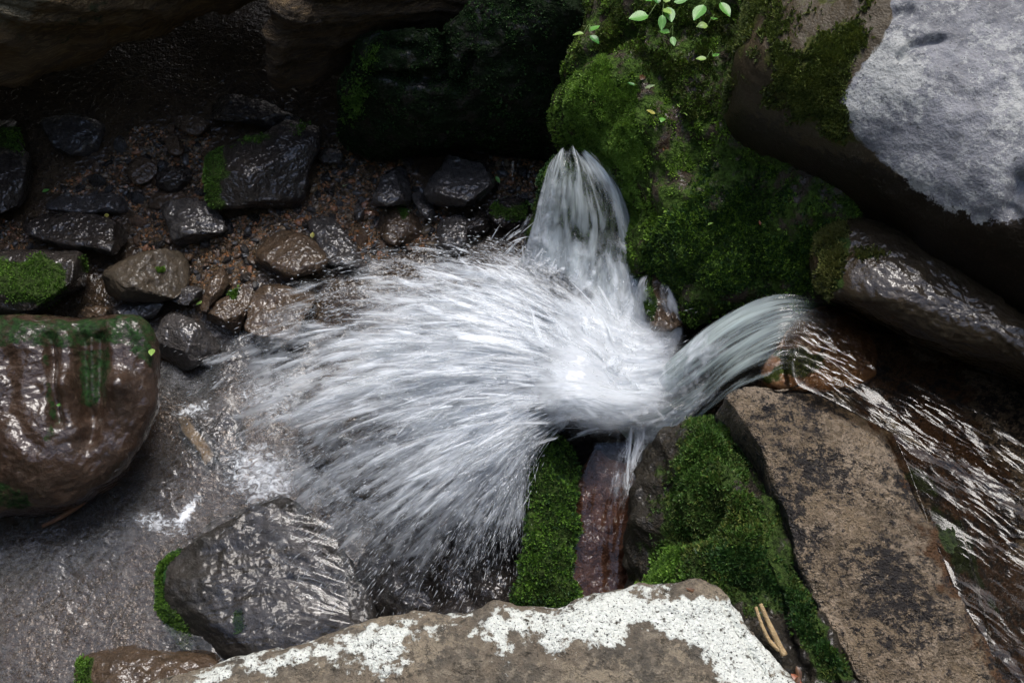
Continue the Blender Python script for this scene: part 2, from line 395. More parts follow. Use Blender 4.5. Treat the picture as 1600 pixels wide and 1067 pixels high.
# ------------------------------------------------------------------ large rocks
rock('overhanging_slab', 'layered brown rock slab overhanging the dark hollow in the top left corner', 'rock',
     [(-420, 175), (-150, 140), (0, 108), (70, 92), (135, 74), (190, 48), (255, 22), (340, -8), (560, -50), (760, -140), (700, -330), (0, -400), (-420, -250)],  # right end out of view stretched to roof the hollow from the sky
     plane_z([(-400, 150, .85), (0, 110, .85), (340, -8, .95), (0, -330, 1.3)]), .5, .45, M['slab'], 240, 70, .6, .55, (.05, .35, 5), 0, 3,
     masks=[('alt', [(-60, -40), (110, -40), (75, 30), (0, 55), (-60, 60)], 30, .8), ('moss', [(0, 40), (200, -10), (180, 45), (60, 85), (0, 100)], 40, .42)],  # alt mask paints the lit top left corner paler
     strata=(.06, .07, (.30, .25, 1)), fine=(.006, .03))
rock('overhanging_slab', 'long brown layered slab lying behind the dark mossy ledge', 'rock',
     [(430, 124), (460, 112), (520, 85), (600, 58), (690, 36), (735, 18), (750, -30), (770, -200), (560, -260), (470, -60), (425, 60)],
     plane_z([(430, 118, .72), (740, 15, .86), (500, -250, 1.6)]), .30, .40, M['slab_shaded'], 220, 60, .6, .5, (.04, .3, 5), 0, 14,
     masks=[('stain_shade', [(300, 140), (430, 120), (560, 70), (520, 40), (330, 60)], 30, .5)], strata=(.03, .05, (.2, .15, 1)), fine=(.006, .03))
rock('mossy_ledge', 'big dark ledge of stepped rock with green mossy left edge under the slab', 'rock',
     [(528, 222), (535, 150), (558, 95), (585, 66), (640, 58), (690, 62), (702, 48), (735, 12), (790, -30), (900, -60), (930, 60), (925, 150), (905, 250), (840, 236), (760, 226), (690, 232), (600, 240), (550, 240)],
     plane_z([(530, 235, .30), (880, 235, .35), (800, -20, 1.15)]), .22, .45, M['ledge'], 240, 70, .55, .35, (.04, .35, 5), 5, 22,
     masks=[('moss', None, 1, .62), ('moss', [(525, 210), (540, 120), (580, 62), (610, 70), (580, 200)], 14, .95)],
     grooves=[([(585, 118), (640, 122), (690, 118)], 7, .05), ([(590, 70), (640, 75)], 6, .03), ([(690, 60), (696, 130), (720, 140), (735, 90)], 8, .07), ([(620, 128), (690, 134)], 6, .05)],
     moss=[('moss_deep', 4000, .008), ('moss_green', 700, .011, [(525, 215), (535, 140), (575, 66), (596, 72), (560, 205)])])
rock('mossy_rock_face', 'tall mossy rock face beside the waterfall under the grey boulder', 'rock',
     [(892, -40), (887, 60), (879, 130), (877, 205), (905, 240), (955, 285), (985, 340), (988, 425), (1030, 440), (1062, 480), (1078, 508), (1130, 478), (1200, 462), (1285, 455), (1340, 400), (1400, 250), (1400, -60), (1250, -260), (1000, -260), (900, -180)],
     plane_z([(880, 200, .72), (990, 425, .62), (1290, 440, .98), (890, -40, 1.15), (1350, 0, 1.5)]), .22, .75, M['mossrock'], 330, 110, .6, .15, (.06, .28, 5), 3, 31,
     masks=[('moss', None, 1, .58), ('moss', [(880, 125), (940, 85), (1000, 130), (1010, 220), (990, 290), (900, 235), (876, 200)], 16, 1.0),
            ('moss', [(990, 330), (1060, 320), (1200, 300), (1260, 400), (1200, 440), (1090, 470), (1000, 420)], 25, .95),
            ('stain_shade', [(995, 200), (1060, 205), (1080, 280), (1030, 270)], 14, .8), ('alt', [(1022, 225), (1050, 222), (1062, 262), (1045, 265)], 8, .9),
            ('stain_shade', [(1010, 120), (1050, 110), (1050, 200), (1015, 190)], 14, .6)],
     bumps=[(940, 165, 60, .07), (1060, 360, 70, .05), (1180, 350, 70, .05)],
     grooves=[([(885, 130), (930, 85), (985, 50)], 10, .05), ([(1015, 100), (1060, 180), (1085, 270)], 16, .05), ([(1130, 0), (1110, 120), (1095, 220)], 16, .04)],
     moss=[('moss_wall', 20000, .0105), ('moss_olive', 6000, .010, [(885, 0), (1180, 0), (1170, 160), (1080, 190), (940, 80), (885, 110)]),
           ('moss_light', 14000, .010, [(880, 125), (940, 85), (1000, 130), (1010, 230), (990, 420), (960, 290), (900, 235), (876, 200)]),  # bright yellow-green tufts, light on the left part put into their colour
           ('moss_deep', 7000, .010, [(1060, 290), (1100, 250), (1300, 250), (1290, 450), (1080, 500), (990, 420)])])  # darker tufts carry the grey boulder's shade in their colour
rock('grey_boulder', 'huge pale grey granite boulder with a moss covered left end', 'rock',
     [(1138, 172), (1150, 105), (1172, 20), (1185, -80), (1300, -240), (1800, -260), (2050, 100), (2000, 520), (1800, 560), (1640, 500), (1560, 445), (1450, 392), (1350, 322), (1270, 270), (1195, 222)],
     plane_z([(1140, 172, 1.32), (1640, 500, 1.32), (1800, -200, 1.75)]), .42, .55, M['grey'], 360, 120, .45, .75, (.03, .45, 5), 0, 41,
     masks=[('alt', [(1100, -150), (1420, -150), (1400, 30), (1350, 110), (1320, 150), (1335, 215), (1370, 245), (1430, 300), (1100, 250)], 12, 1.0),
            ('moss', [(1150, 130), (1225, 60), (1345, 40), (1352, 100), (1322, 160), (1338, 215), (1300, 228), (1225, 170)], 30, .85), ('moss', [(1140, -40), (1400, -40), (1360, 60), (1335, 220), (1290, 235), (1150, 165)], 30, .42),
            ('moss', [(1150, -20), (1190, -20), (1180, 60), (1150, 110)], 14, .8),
            ('stain_shade', [(1140, 178), (1210, 190), (1280, 225), (1365, 258), (1440, 300), (1530, 345), (1620, 350), (2000, 400), (2000, 700), (1300, 500), (1120, 260)], 16, 1.0)],  # dark wet underside, blackened further to paint in its shade
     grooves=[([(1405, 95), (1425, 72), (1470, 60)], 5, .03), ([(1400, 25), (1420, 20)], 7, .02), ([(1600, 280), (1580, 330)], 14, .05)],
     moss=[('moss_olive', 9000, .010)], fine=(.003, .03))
rock('wet_boulder', 'smooth brown wet boulder lying under the grey boulder beside the upper stream', 'rock',
     [(1292, 462), (1268, 425), (1274, 388), (1305, 345), (1360, 345), (1450, 390), (1560, 465), (1700, 570), (1760, 660), (1690, 650), (1590, 585), (1480, 548), (1400, 512), (1330, 478)],
     plane_z([(1290, 455, 1.10), (1690, 650, 1.14), (1310, 345, 1.16), (1650, 520, 1.18)]), .17, .35, M['smooth'], 220, 60, .8, .35, (.015, .3, 4), 0, 52,
     masks=[('moss', [(1262, 465), (1266, 420), (1275, 380), (1315, 335), (1322, 365), (1328, 400), (1318, 440), (1300, 462)], 10, 1.0), ('moss', [(1335, 388), (1390, 392), (1388, 402), (1340, 402)], 7, .85)],
     moss=[('moss_pale', 1500, .012)], fine=(.003, .02))
rock('granite_slab', 'broad brown granite slab with black lichen beside the rippling upper stream', 'rock',
     [(1128, 622), (1165, 604), (1225, 590), (1240, 545), (1275, 492), (1320, 484), (1480, 545), (1640, 620), (1850, 760), (1900, 1250), (1360, 1300), (1335, 1080), (1290, 990), (1258, 920), (1235, 860), (1208, 775), (1178, 705), (1145, 655)],
     plane_z([(1130, 620, 1.0), (1335, 1080, 1.12), (1275, 490, .98), (1800, 800, 1.02)]), .07, .75, M['granite'], 360, 120, .35, .8, (.022, .30, 5), 0, 61,
     masks=[('alt', [(1225, 590), (1250, 500), (1330, 480), (1500, 560), (1560, 700), (1600, 900), (1650, 1100), (1560, 1100), (1490, 960), (1440, 820), (1395, 690), (1330, 600)], 30, .9),
            ('moss', [(1205, 575), (1235, 520), (1300, 545), (1290, 590), (1225, 600)], 14, .8),
            ('moss', [(1420, 730), (1450, 740), (1530, 880), (1600, 1000), (1550, 960), (1450, 820)], 14, .85),
            ('stain_shade', [(1170, 615), (1310, 600), (1300, 690), (1180, 660)], 30, .5), ('stain_shade', [(1180, 720), (1225, 780), (1262, 930), (1230, 920), (1195, 800)], 12, .6)],
     grooves=[([(1290, 530), (1430, 610), (1580, 760), (1700, 1060)], 95, .11)], fine=(.005, .025))
rock('lip_rock', 'brown and olive wet rock lip where the stream tips over', 'rock',
     [(1192, 592), (1208, 545), (1240, 503), (1290, 482), (1345, 500), (1375, 560), (1345, 605), (1260, 612)], plane_z([(1200, 590, .99), (1240, 503, .96), (1375, 560, .95)]), .035, .5, M['lip'], 140, 40, .45, .5, (.012, .12, 4), 0, 66,
     masks=[('moss', [(1195, 590), (1212, 545), (1240, 530), (1300, 550), (1290, 585), (1225, 600)], 14, .8)])
rock('mossy_bank_rock', 'dark rock bank thick with green moss left of the granite slab', 'rock',
     [(1068, 648), (1100, 622), (1140, 612), (1175, 665), (1205, 730), (1222, 800), (1248, 865), (1276, 950), (1315, 1030), (1360, 1110), (1340, 1250), (1150, 1250), (1040, 1000), (985, 945), (978, 880), (985, 800), (1005, 730), (1035, 685)],
     plane_z([(985, 945, .62), (985, 800, .60), (1100, 622, .80), (1140, 612, .98), (1276, 950, 1.13), (1350, 1110, 1.17)]), .16, .55, M['flank'], 260, 90, .6, .1, (.05, .16, 5), 3, 71,
     masks=[('moss', [(1075, 640), (1140, 612), (1170, 670), (1185, 720), (1150, 780), (1060, 770), (1055, 700)], 14, .9), ('moss', [(1030, 760), (1110, 750), (1220, 800), (1260, 940), (1190, 950), (1080, 925), (985, 930), (1010, 860)], 20, .95),
            ('moss', [(1215, 830), (1250, 870), (1275, 960), (1330, 1060), (1280, 1060), (1240, 980)], 10, .9), ('moss', [(985, 945), (990, 800), (1030, 690), (1100, 625), (1150, 700), (1120, 800), (1050, 800), (1020, 900)], 24, .5), ('moss', [(1140, 612), (1175, 665), (1222, 800), (1276, 950), (1330, 1060), (1250, 960), (1190, 800), (1150, 700)], 10, .62)],
     bumps=[(1050, 890, 40, .05), (1130, 870, 40, .05), (1090, 690, 35, .03), (1170, 900, 30, .04)],
     grooves=[([(1195, 840), (1210, 900), (1215, 960), (1240, 1030)], 9, .05), ([(1120, 800), (1100, 830), (1060, 840)], 14, .04)],
     moss=[('moss_mid', 3000, .010), ('moss_olive', 2400, .010), ('moss_mid', 1600, .011, [(1075, 640), (1125, 620), (1135, 700), (1110, 780), (1040, 800), (1060, 700)]), ('moss_green', 1500, .012, [(985, 930), (1020, 850), (1060, 850), (1080, 900), (1060, 925)]), ('moss_deep', 2500, .012, [(1090, 860), (1200, 850), (1275, 960), (1330, 1067), (1200, 960)])])
rock('lichen_boulder', 'pale boulder with white lichen crust in the foreground at the bottom edge', 'rock',
     [(170, 1130), (262, 1072), (335, 1042), (420, 1022), (492, 1008), (555, 984), (640, 964), (715, 966), (775, 958), (868, 963), (925, 942), (980, 926), (1060, 920), (1118, 928), (1152, 952), (1195, 1005), (1240, 1075), (1290, 1200), (1100, 1420), (600, 1450), (200, 1350)],
     plane_z([(262, 1072, 1.42), (1240, 1075, 1.46), (700, 960, 1.40), (700, 1400, 1.50)]), .12, .7, M['lichen'], 360, 120, .4, .75, (.02, .22, 5), 0, 81,
     masks=[('alt', [(230, 1100), (340, 1035), (560, 980), (720, 960), (870, 960), (985, 920), (1130, 920), (1200, 1000), (1260, 1110), (1150, 1110), (1090, 1040), (1050, 1000), (985, 975), (960, 1015), (925, 1000), (900, 985), (870, 1000), (800, 985), (790, 1030), (740, 1000), (700, 990), (640, 1000), (640, 1050), (600, 1060), (560, 1030), (430, 1060), (330, 1085)], 30, .92), ('stain_shade', None, 1, .28)],
     grooves=[([(1128, 935), (1165, 985), (1215, 1070)], 5, .02)], fine=(.004, .02))
rock('left_boulder', 'big reddish brown wet boulder with grooves and green algae at the left edge', 'rock',
     [(-260, 520), (-60, 505), (60, 503), (130, 508), (195, 503), (232, 518), (243, 560), (250, 610), (243, 655), (215, 702), (175, 755), (125, 790), (60, 802), (-80, 810), (-260, 800)],
     plane_z([(-200, 500, .42), (240, 560, .30), (100, 800, .06), (-100, 800, .1)]), .26, .4, M['redbrown'], 260, 90, .45, .25, (.018, .22, 5), 0, 91,
     masks=[('moss', [(-100, 495), (240, 495), (240, 580), (215, 560), (205, 530), (150, 545), (60, 540), (-100, 535)], 10, .95), ('moss', [(118, 545), (170, 540), (175, 580), (150, 632), (122, 632), (125, 580)], 8, .95),
            ('moss', [(-50, 740), (20, 755), (50, 790), (-50, 800)], 8, .9), ('moss', [(60, 545), (78, 545), (82, 600), (95, 660), (80, 700), (62, 690), (75, 640)], 9, .6)],
     grooves=[([(124, 520), (126, 590), (130, 650)], 11, .065), ([(150, 520), (150, 620), (136, 690)], 13, .07), ([(76, 525), (78, 570), (90, 660)], 8, .045), ([(10, 560), (20, 640), (60, 700)], 14, .02)],
     bumps=[(100, 600, 22, .05), (185, 600, 20, .05), (40, 700, 60, .05)],
     fine=(.003, .018))
rock('splash_ledge', 'dark wet rock ledge under the churning foot of the waterfall', 'rock',
     [(640, 500), (720, 430), (830, 385), (930, 370), (1010, 425), (1080, 500), (1120, 590), (1075, 660), (1010, 720), (920, 735), (830, 720), (740, 700), (660, 620)],
     plane_z([(640, 520, .10), (830, 700, .34), (1080, 560, .45), (900, 390, .30)]), .08, .5, M['wetdark'], 180, 50, .6, .3, (.04, .2, 5), 5, 101)
rock('hidden_rock', 'mossy rock hidden behind the thin veil of water', 'rock',
     [(845, 300), (865, 255), (892, 236), (925, 258), (958, 300), (978, 360), (985, 440), (920, 470), (850, 440), (832, 370)],
     plane_z([(890, 236, .78), (850, 440, .42), (985, 440, .50)]), .16, .4, M['mossrock'], 130, 40, .7, .1, (.04, .16, 5), 2, 111, masks=[('moss', None, 1, .8)], moss=[('moss_deep', 2500, .011)])
rock('splash_stone', 'small brown stone in a thin film of water between veil and mossy face', 'rock',
     [(1008, 440), (1022, 428), (1045, 442), (1062, 475), (1068, 505), (1045, 520), (1020, 515), (1010, 480)],
     .70, .07, .2, M['wetbrown'], 80, 26, .7, .1, (.02, .1, 4), 3, 113, masks=[('moss', [(1005, 440), (1022, 430), (1025, 500), (1010, 500)], 5, .9)], moss=[('moss_green', 350, .009)])
rock('moss_pillar', 'dark green moss covered rock beside the falling curtain of water', 'rock',
     [(822, 690), (850, 676), (890, 684), (905, 720), (900, 790), (893, 850), (900, 920), (880, 1000), (806, 1000), (806, 930), (818, 850), (823, 770)],
     plane_z([(825, 690, .55), (890, 690, .55), (806, 1000, .36), (890, 960, .38)]), .10, .5, M['flank'], 150, 44, .6, .2, (.03, .12, 5), 2, 121,
     masks=[('moss', None, 1, .95)], moss=[('moss_green', 3500, .010), ('moss_deep', 2500, .010)])
rock('wet_chute', 'reddish brown wet rock chute with a film of water right of the moss pillar', 'rock',
     [(895, 700), (925, 690), (965, 705), (1000, 690), (1020, 740), (1000, 800), (990, 870), (985, 960), (930, 1000), (880, 970), (890, 860), (898, 780)],
     plane_z([(900, 700, .50), (1000, 700, .50), (900, 970, .34), (985, 960, .34)]), .06, .4, M['redchute'], 150, 44, .6, .2, (.025, .12, 5), 3, 131, bumps=[(925, 725, 20, .05)])
rock('film_rock', 'flat dark rock with a moss rim and water sliding over it in the pool', 'rock',
     [(249, 880), (275, 852), (300, 815), (318, 785), (345, 764), (400, 764), (470, 785), (530, 850), (580, 930), (580, 1010), (470, 1040), (400, 1045), (320, 1038), (272, 1010), (252, 965), (246, 920)],
     .04, .09, .3, M['filmrock'], 200, 60, .38, .5, (.02, .2, 5), 2, 141,
     masks=[('moss', [(235, 890), (268, 852), (300, 800), (345, 755), (375, 762), (350, 772), (318, 800), (290, 855), (262, 885), (262, 940), (285, 965), (298, 1000), (300, 1012), (270, 1010), (250, 985)], 5, 1.0), ('moss', [(366, 960), (376, 955), (380, 980), (370, 990)], 4, .9)],
     moss=[('moss_green', 2600, .009), ('moss_deep', 1200, .009)])
rock('pool_stone', 'rounded brown wet stone at the bottom edge left of the lichen boulder', 'rock',
     [(118, 1042), (150, 1018), (210, 1006), (262, 1012), (330, 1024), (345, 1050), (300, 1100), (200, 1140), (125, 1110)],
     plane_z([(118, 1042, .02), (330, 1024, .05), (200, 1140, .1)]), .11, .25, M['wetbrown'], 130, 40, .7, .3, (.02, .15, 4), 1, 151, masks=[('moss', [(120, 1030), (148, 1022), (146, 1080), (120, 1090)], 5, .9)], moss=[('moss_green', 500, .009)])
rock('spray_boulder', 'dark brown boulder under the lower spray next to the moss pillar', 'rock',
     [(600, 820), (660, 770), (740, 745), (812, 780), (815, 880), (812, 1000), (700, 1030), (590, 1020), (560, 930)], plane_z([(600, 820, .12), (812, 800, .30), (700, 1020, .10)]), .12, .4, M['wetdark'], 140, 40, .6, .2, (.04, .16, 5), 5, 161)
rock('spray_boulder', 'brown rock seen through the middle of the wide spray fan', 'rock',
     [(480, 620), (560, 560), (650, 560), (720, 640), (730, 720), (660, 770), (560, 770), (480, 710)], plane_z([(480, 640, .06), (720, 680, .2)]), .14, .3, M['wetbrown'], 130, 40, .65, .2, (.04, .16, 5), 5, 163)
rock('rust_stone', 'rust coloured stone showing through the spray', 'stone', [(668, 722), (684, 725), (694, 752), (688, 772), (674, 752)], .27, .03, .1, M['rust'], 50, 18, .7, 0, (.008, .06, 3), 1, 165)
rock('rust_stone', 'lower rust coloured stone showing through the spray', 'stone', [(686, 800), (696, 802), (702, 826), (692, 832)], .27, .03, .1, M['rust'], 50, 18, .7, 0, (.008, .06, 3), 1, 166)

# ------------------------------------------------------------------ middle rocks of the gravel bed
def gz(outline, add=0.0):
    c = np.mean(outline, axis=0); return float(Pg(c[0], c[1])[2]) + add
MID = [
 ('stone', 'blunt pale-topped wet stone in the dark pool under the slab', [(65, 188), (110, 179), (168, 196), (163, 224), (142, 243), (102, 241), (80, 225)], .03, .11, 'wetgrey', 3, []),
 ('boulder', 'mossy black boulder cut by the left edge above the ledge stones', [(-60, 188), (15, 182), (40, 228), (58, 285), (42, 315), (0, 335), (-60, 340)], .08, .14, 'wetdark', 2, [('moss', [(-20, 190), (30, 200), (36, 240), (-10, 230)], 8, .9)]),
 ('boulder', 'large square dark boulder with a mossy left corner amid the gravel', [(324, 240), (345, 216), (400, 200), (450, 190), (495, 199), (502, 218), (488, 262), (472, 322), (440, 328), (380, 331), (345, 336), (324, 312), (318, 272)], .09, .16, 'wetdark', 4, [('moss', [(315, 240), (345, 214), (352, 250), (345, 290), (360, 338), (322, 330)], 10, .95), ('moss', [(345, 215), (480, 190), (480, 215), (360, 240)], 14, .75)]),
 ('stone', 'black glossy stone behind the large square boulder', [(330, 172), (350, 150), (400, 153), (452, 176), (482, 187), (440, 196), (380, 202), (340, 192)], .05, .07, 'wetdark', 4, []),
 ('stone', 'thin flat wet stone left of the black glossy one', [(265, 186), (300, 180), (330, 196), (322, 212), (285, 205)], .02, .03, 'wetbrown', 2, []),
 ('stone', 'black block with a sharp wet edge among brown pebbles', [(246, 292), (254, 268), (285, 260), (310, 268), (306, 290), (278, 302)], .03, .05, 'wetdark', 3, []),
 ('stone', 'brown rounded pebble-like stone lying in the dark pool', [(195, 275), (205, 250), (225, 243), (245, 258), (240, 278), (215, 288)], .01, .05, 'wetbrown', 1, []),
 ('stone', 'flat wet ledge stone with a pale sheen left of the gravel', [(62, 325), (85, 308), (140, 303), (200, 304), (222, 315), (190, 330), (120, 334)], .03, .04, 'wetgrey', 2, []),
 ('boulder', 'long dark brown rock with wet edge above the mossy left boulder', [(38, 348), (90, 333), (140, 335), (190, 350), (213, 366), (211, 396), (190, 404), (150, 392), (100, 387), (50, 372)], .07, .10, 'wetdark', 3, []),
 ('boulder', 'black blocky rock with glittering wet lower edge amid the gravel', [(252, 322), (290, 311), (340, 325), (369, 345), (340, 366), (300, 381), (275, 384), (262, 352)], .06, .07, 'wetgrey', 4, []),
 ('boulder', 'dark boulder with a thick patch of green moss at the left edge', [(-60, 404), (40, 391), (90, 395), (130, 399), (156, 425), (162, 452), (120, 476), (75, 492), (40, 504), (5, 492), (-60, 475)], .20, .15, 'wetdark', 3, [('moss', [(-20, 410), (60, 400), (110, 420), (100, 455), (70, 475), (-20, 460)], 10, 1.0), ('moss', [(118, 398), (150, 402), (152, 425), (140, 428)], 5, .9)]),
 ('boulder', 'smooth olive brown stone between the mossy left boulder and the gravel', [(164, 426), (200, 405), (250, 392), (283, 395), (298, 430), (286, 456), (250, 471), (200, 469), (170, 456)], .12, .12, 'wetolive', 2, [('moss', [(243, 418), (258, 418), (256, 428), (245, 427)], 3, .9)]),
 ('stone', 'flat stone wedged below the smooth olive brown stone', [(176, 484), (210, 474), (255, 472), (270, 480), (230, 497), (190, 499)], .06, .04, 'wetgrey', 2, []),
 ('stone', 'narrow wet stone sloping beside the olive brown one', [(268, 468), (285, 450), (312, 448), (316, 462), (290, 478)], .06, .04, 'wetgrey', 2, []),
 ('boulder', 'angular glittering black rock right of the big red-brown boulder', [(240, 522), (268, 490), (310, 505), (346, 535), (336, 560), (300, 582), (268, 571), (244, 556)], .12, .10, 'wetgrey', 4, []),
 ('stone', 'brown slab with green algae left of the spray', [(318, 500), (345, 466), (375, 440), (397, 444), (392, 480), (370, 526), (342, 516)], .04, .05, 'wetbrown', 3, [('moss', [(358, 452), (375, 448), (372, 468), (358, 472)], 5, .8)]),
 ('stone', 'thin brown slab leaning beside the algae covered one', [(308, 482), (325, 450), (345, 420), (362, 422), (350, 455), (325, 485)], .05, .04, 'wetbrown', 2, []),
 ('boulder', 'brown rock at the left edge of the spray', [(386, 482), (400, 452), (450, 444), (496, 455), (502, 482), (470, 532), (420, 556), (388, 541)], .05, .10, 'wetbrown', 4, []),
 ('boulder', 'dark brown six-sided rock above the edge of the spray', [(400, 396), (420, 370), (455, 361), (490, 374), (510, 400), (506, 426), (475, 446), (440, 449), (414, 431)], .05, .10, 'wetbrown', 4, []),
 ('stone', 'smooth black slab pointing into the spray', [(484, 346), (510, 340), (540, 364), (566, 400), (575, 430), (530, 436), (505, 400), (490, 370)], .04, .05, 'wetgrey', 1, []),
 ('boulder', 'rounded wet stone with a bright top below the dark ledge', [(658, 272), (680, 246), (725, 239), (757, 255), (772, 286), (765, 312), (730, 324), (690, 323), (660, 306)], .07, .13, 'wetgrey', 3, []),
 ('stone', 'triangular shiny stone left of the rounded bright-topped one', [(579, 316), (603, 270), (625, 254), (642, 290), (640, 318), (605, 324)], .05, .08, 'wetgrey', 4, []),
 ('stone', 'small upright wet stone in the gravel near the triangular one', [(552, 340), (556, 312), (564, 308), (570, 335), (564, 345)], .02, .04, 'wetgrey', 2, []),
 ('stone', 'slim wet stone pressed against the rounded bright-topped one', [(642, 308), (663, 299), (681, 330), (679, 347), (660, 336)], .04, .05, 'wetgrey', 3, []),
 ('stone', 'rough glittering stone at the upper edge of the spray', [(686, 347), (705, 333), (732, 346), (724, 386), (702, 397), (686, 378)], .05, .08, 'wetgrey', 4, []),
 ('stone', 'dark stone tucked behind the rough glittering one', [(722, 345), (735, 326), (762, 330), (768, 355), (745, 375), (728, 368)], .03, .07, 'wetdark', 3, []),
 ('stone', 'dark stone with green algae beside the thin veil of water', [(762, 330), (785, 312), (822, 316), (828, 340), (808, 360), (775, 352)], .05, .06, 'wetdark', 2, [('moss', [(765, 315), (825, 315), (825, 350), (770, 345)], 8, .8)]),
 ('stone', 'small flat shiny stone at the foot of the dark ledge', [(726, 232), (742, 222), (770, 224), (774, 236), (748, 243)], .03, .04, 'wetgrey', 1, []),
 ('stone', 'muddy brown flat stone below the triangular shiny one', [(588, 345), (600, 326), (640, 328), (662, 350), (655, 380), (610, 382)], .02, .04, 'wetbrown', 2, [('moss', [(620, 325), (638, 325), (636, 350), (624, 345)], 4, .7)]),
 ('stone', 'dark block at the left foot of the ledge', [(492, 250), (505, 236), (528, 234), (534, 250), (515, 262)], .03, .05, 'wetgrey', 3, []),
 ('stone', 'brown cobble in the shallow water right of the pale-topped stone', [(258, 220), (272, 212), (288, 220), (286, 238), (268, 242)], .02, .04, 'wetbrown', 1, []),
 ('stone', 'low brown slab in the shadow left of the square boulder', [(225, 330), (250, 300), (312, 305), (322, 318), (262, 330)], .00, .03, 'wetbrown', 2, []),
 ('stone', 'wet shelf below the mossy left boulder', [(135, 480), (170, 482), (178, 496), (150, 504), (120, 498)], .10, .04, 'wetbrown', 2, []),
 ('stone', 'yellowish long stone under the water of the pool', [(276, 652), (288, 650), (305, 668), (330, 700), (338, 726), (326, 732), (305, 700), (284, 672)], .05, .03, 'tan', 0, []),
 ('boulder', 'submerged grey rock between the yellowish stone and the spray', [(285, 640), (305, 620), (345, 620), (375, 650), (380, 700), (350, 735), (338, 700), (310, 665)], .06, .07, 'wetgrey', 2, []),
]
for i, (nm, lab, ol, up, H, mt, fc, mk) in enumerate(MID):
    mossk = None
    if mk: mossk = [('moss_green' if i != 11 else 'moss_light', 250 if len(mk[0][1]) < 5 else 900, .008)]
    rock('river_' + nm if nm == 'stone' else 'river_boulder', lab, nm, ol, gz(ol, up) if i < 33 else up - .1, H, H * 1.4 + .12, M[mt], 90, 30, .5, .1, (.010, .12, 5), fc + 5, 200 + i * 3, masks=mk, moss=mossk, fine=(.003, .018))

# ------------------------------------------------------------------ pebbles and gravel
def pebble_mesh(k):
    g = np.random.default_rng(900 + k); n, m = 6, 8; V = []
    for i in range(n):
        th = math.pi * (i + .02) / (n - 1 + .04)
        for j in range(m):
            a = 2 * math.pi * j / m
            V.append((math.sin(th) * math.cos(a), math.sin(th) * math.sin(a), math.cos(th)))
    V = np.array(V)
    for _ in range(4):
        d = g.normal(size=3); d /= np.linalg.norm(d); pr = V @ d; V = V - np.maximum(pr - (.55 + .25 * g.random()), 0)[:, None] * d
    V = V * np.array([1, .62 + .3 * g.random(), .42 + .25 * g.random()])
    return make_mesh('pebble', V, grid_faces(n, m, True)[:, ::-1])
PC = {'rust': ((.30, .12, .04), (.20, .075, .026), 'rust orange'), 'brown': ((.11, .066, .036), (.075, .045, .026), 'dark brown'),
      'grey': ((.075, .07, .065), (.05, .048, .045), 'slate grey'), 'tan': ((.22, .16, .09), (.16, .11, .06), 'pale tan'), 'black': ((.02, .018, .016), (.014, .013, .012), 'black')}
def pebble_mat(k):
    c1, c2, _ = PC[k]; t = NT('pebble_' + k); co = t.obj()
    rnd = t.n('ObjectInfo').outputs['Random']
    col = t.mix(t.noise(co, 2.5, 4), c1, c2); col = t.mix(t.math('MULTIPLY', rnd, .5), col, tuple(x * .5 for x in c2))
    p = t.n('BsdfPrincipled'); t.set(p.inputs['Base Color'], col); p.inputs['Roughness'].default_value = .35
    p.inputs['Coat Weight'].default_value = .8; p.inputs['Coat Roughness'].default_value = .08
    t.set(p.inputs['Normal'], t.bump(t.noise(co, 3, 4), .4, .15))
    return t.done(p.outputs[0])
PM = {k: pebble_mat(k) for k in PC}
PMESH = {}
for k in PC:
    for j in range(4):
        me = pebble_mesh(j + 10 * len(PMESH)); me.materials.append(PM[k]); PMESH[k, j] = me
GRAVEL = [[(210, 195), (330, 210), (318, 330), (250, 390), (215, 330), (75, 300), (170, 245)], [(290, 385), (370, 340), (500, 320), (560, 380), (480, 360), (400, 375), (400, 450), (330, 500), (290, 470)],
          [(480, 330), (505, 225), (640, 240), (660, 300), (700, 330), (690, 380), (570, 410), (545, 360)], [(760, 245), (870, 245), (850, 300), (820, 320), (770, 300)], [(0, 340), (40, 350), (60, 385), (0, 395)], [(210, 330), (250, 330), (262, 385), (215, 400)]]
def in_gravel(u, v):
    r = np.zeros(np.shape(u), bool)
    for g in GRAVEL: r |= inside(g, u, v)
    return r
midout = [r[1] for r in ROCKS]
LAND = ['left of the square boulder', 'by the six-sided rock', 'around the triangular shiny stone', 'at the foot of the mossy face', 'at the left edge', 'above the olive brown stone']
cnt = 0; spots = []
cu = rng.uniform(0, 880, 6000); cv = rng.uniform(190, 500, 6000); okp = in_gravel(cu, cv)
for o_ in midout:
    if o_[:, 0].min() < 880 and o_[:, 1].min() < 510 : okp &= sdist(o_[::4], cu, cv) < 3
for u, v in zip(cu[okp], cv[okp]):
    if cnt >= 230: break
    r = .5 * rng.uniform(8, 15) * (1.35 if rng.random() < .25 else 1) / 330
    p = Pg(u, v)
    if any((p[0] - a) ** 2 + (p[1] - b) ** 2 < (.75 * (r + c)) ** 2 for a, b, c in spots): 
        if rng.random() < .85: continue
    spots.append((p[0], p[1], r))
    k = rng.choice(['rust', 'brown', 'grey', 'tan', 'black'], p=[.22, .34, .20, .08, .16])
    o = link('pebble', PMESH[k, int(rng.integers(4))], None, None, (p[0], p[1], p[2] + r * .25))
    o.scale = (r * rng.uniform(.9, 1.5), r, r); o.rotation_euler = (rng.normal(0, .3), rng.normal(0, .3), rng.uniform(0, 6.28))
    gi = [j for j, g in enumerate(GRAVEL) if inside(g, np.array([u]), np.array([v]))[0]][0]
    tag(o, f'small {PC[k][2]} wet pebble in the gravel {LAND[gi]}', 'pebble', f'{PC[k][2]} pebbles {LAND[gi]}')
    cnt += 1
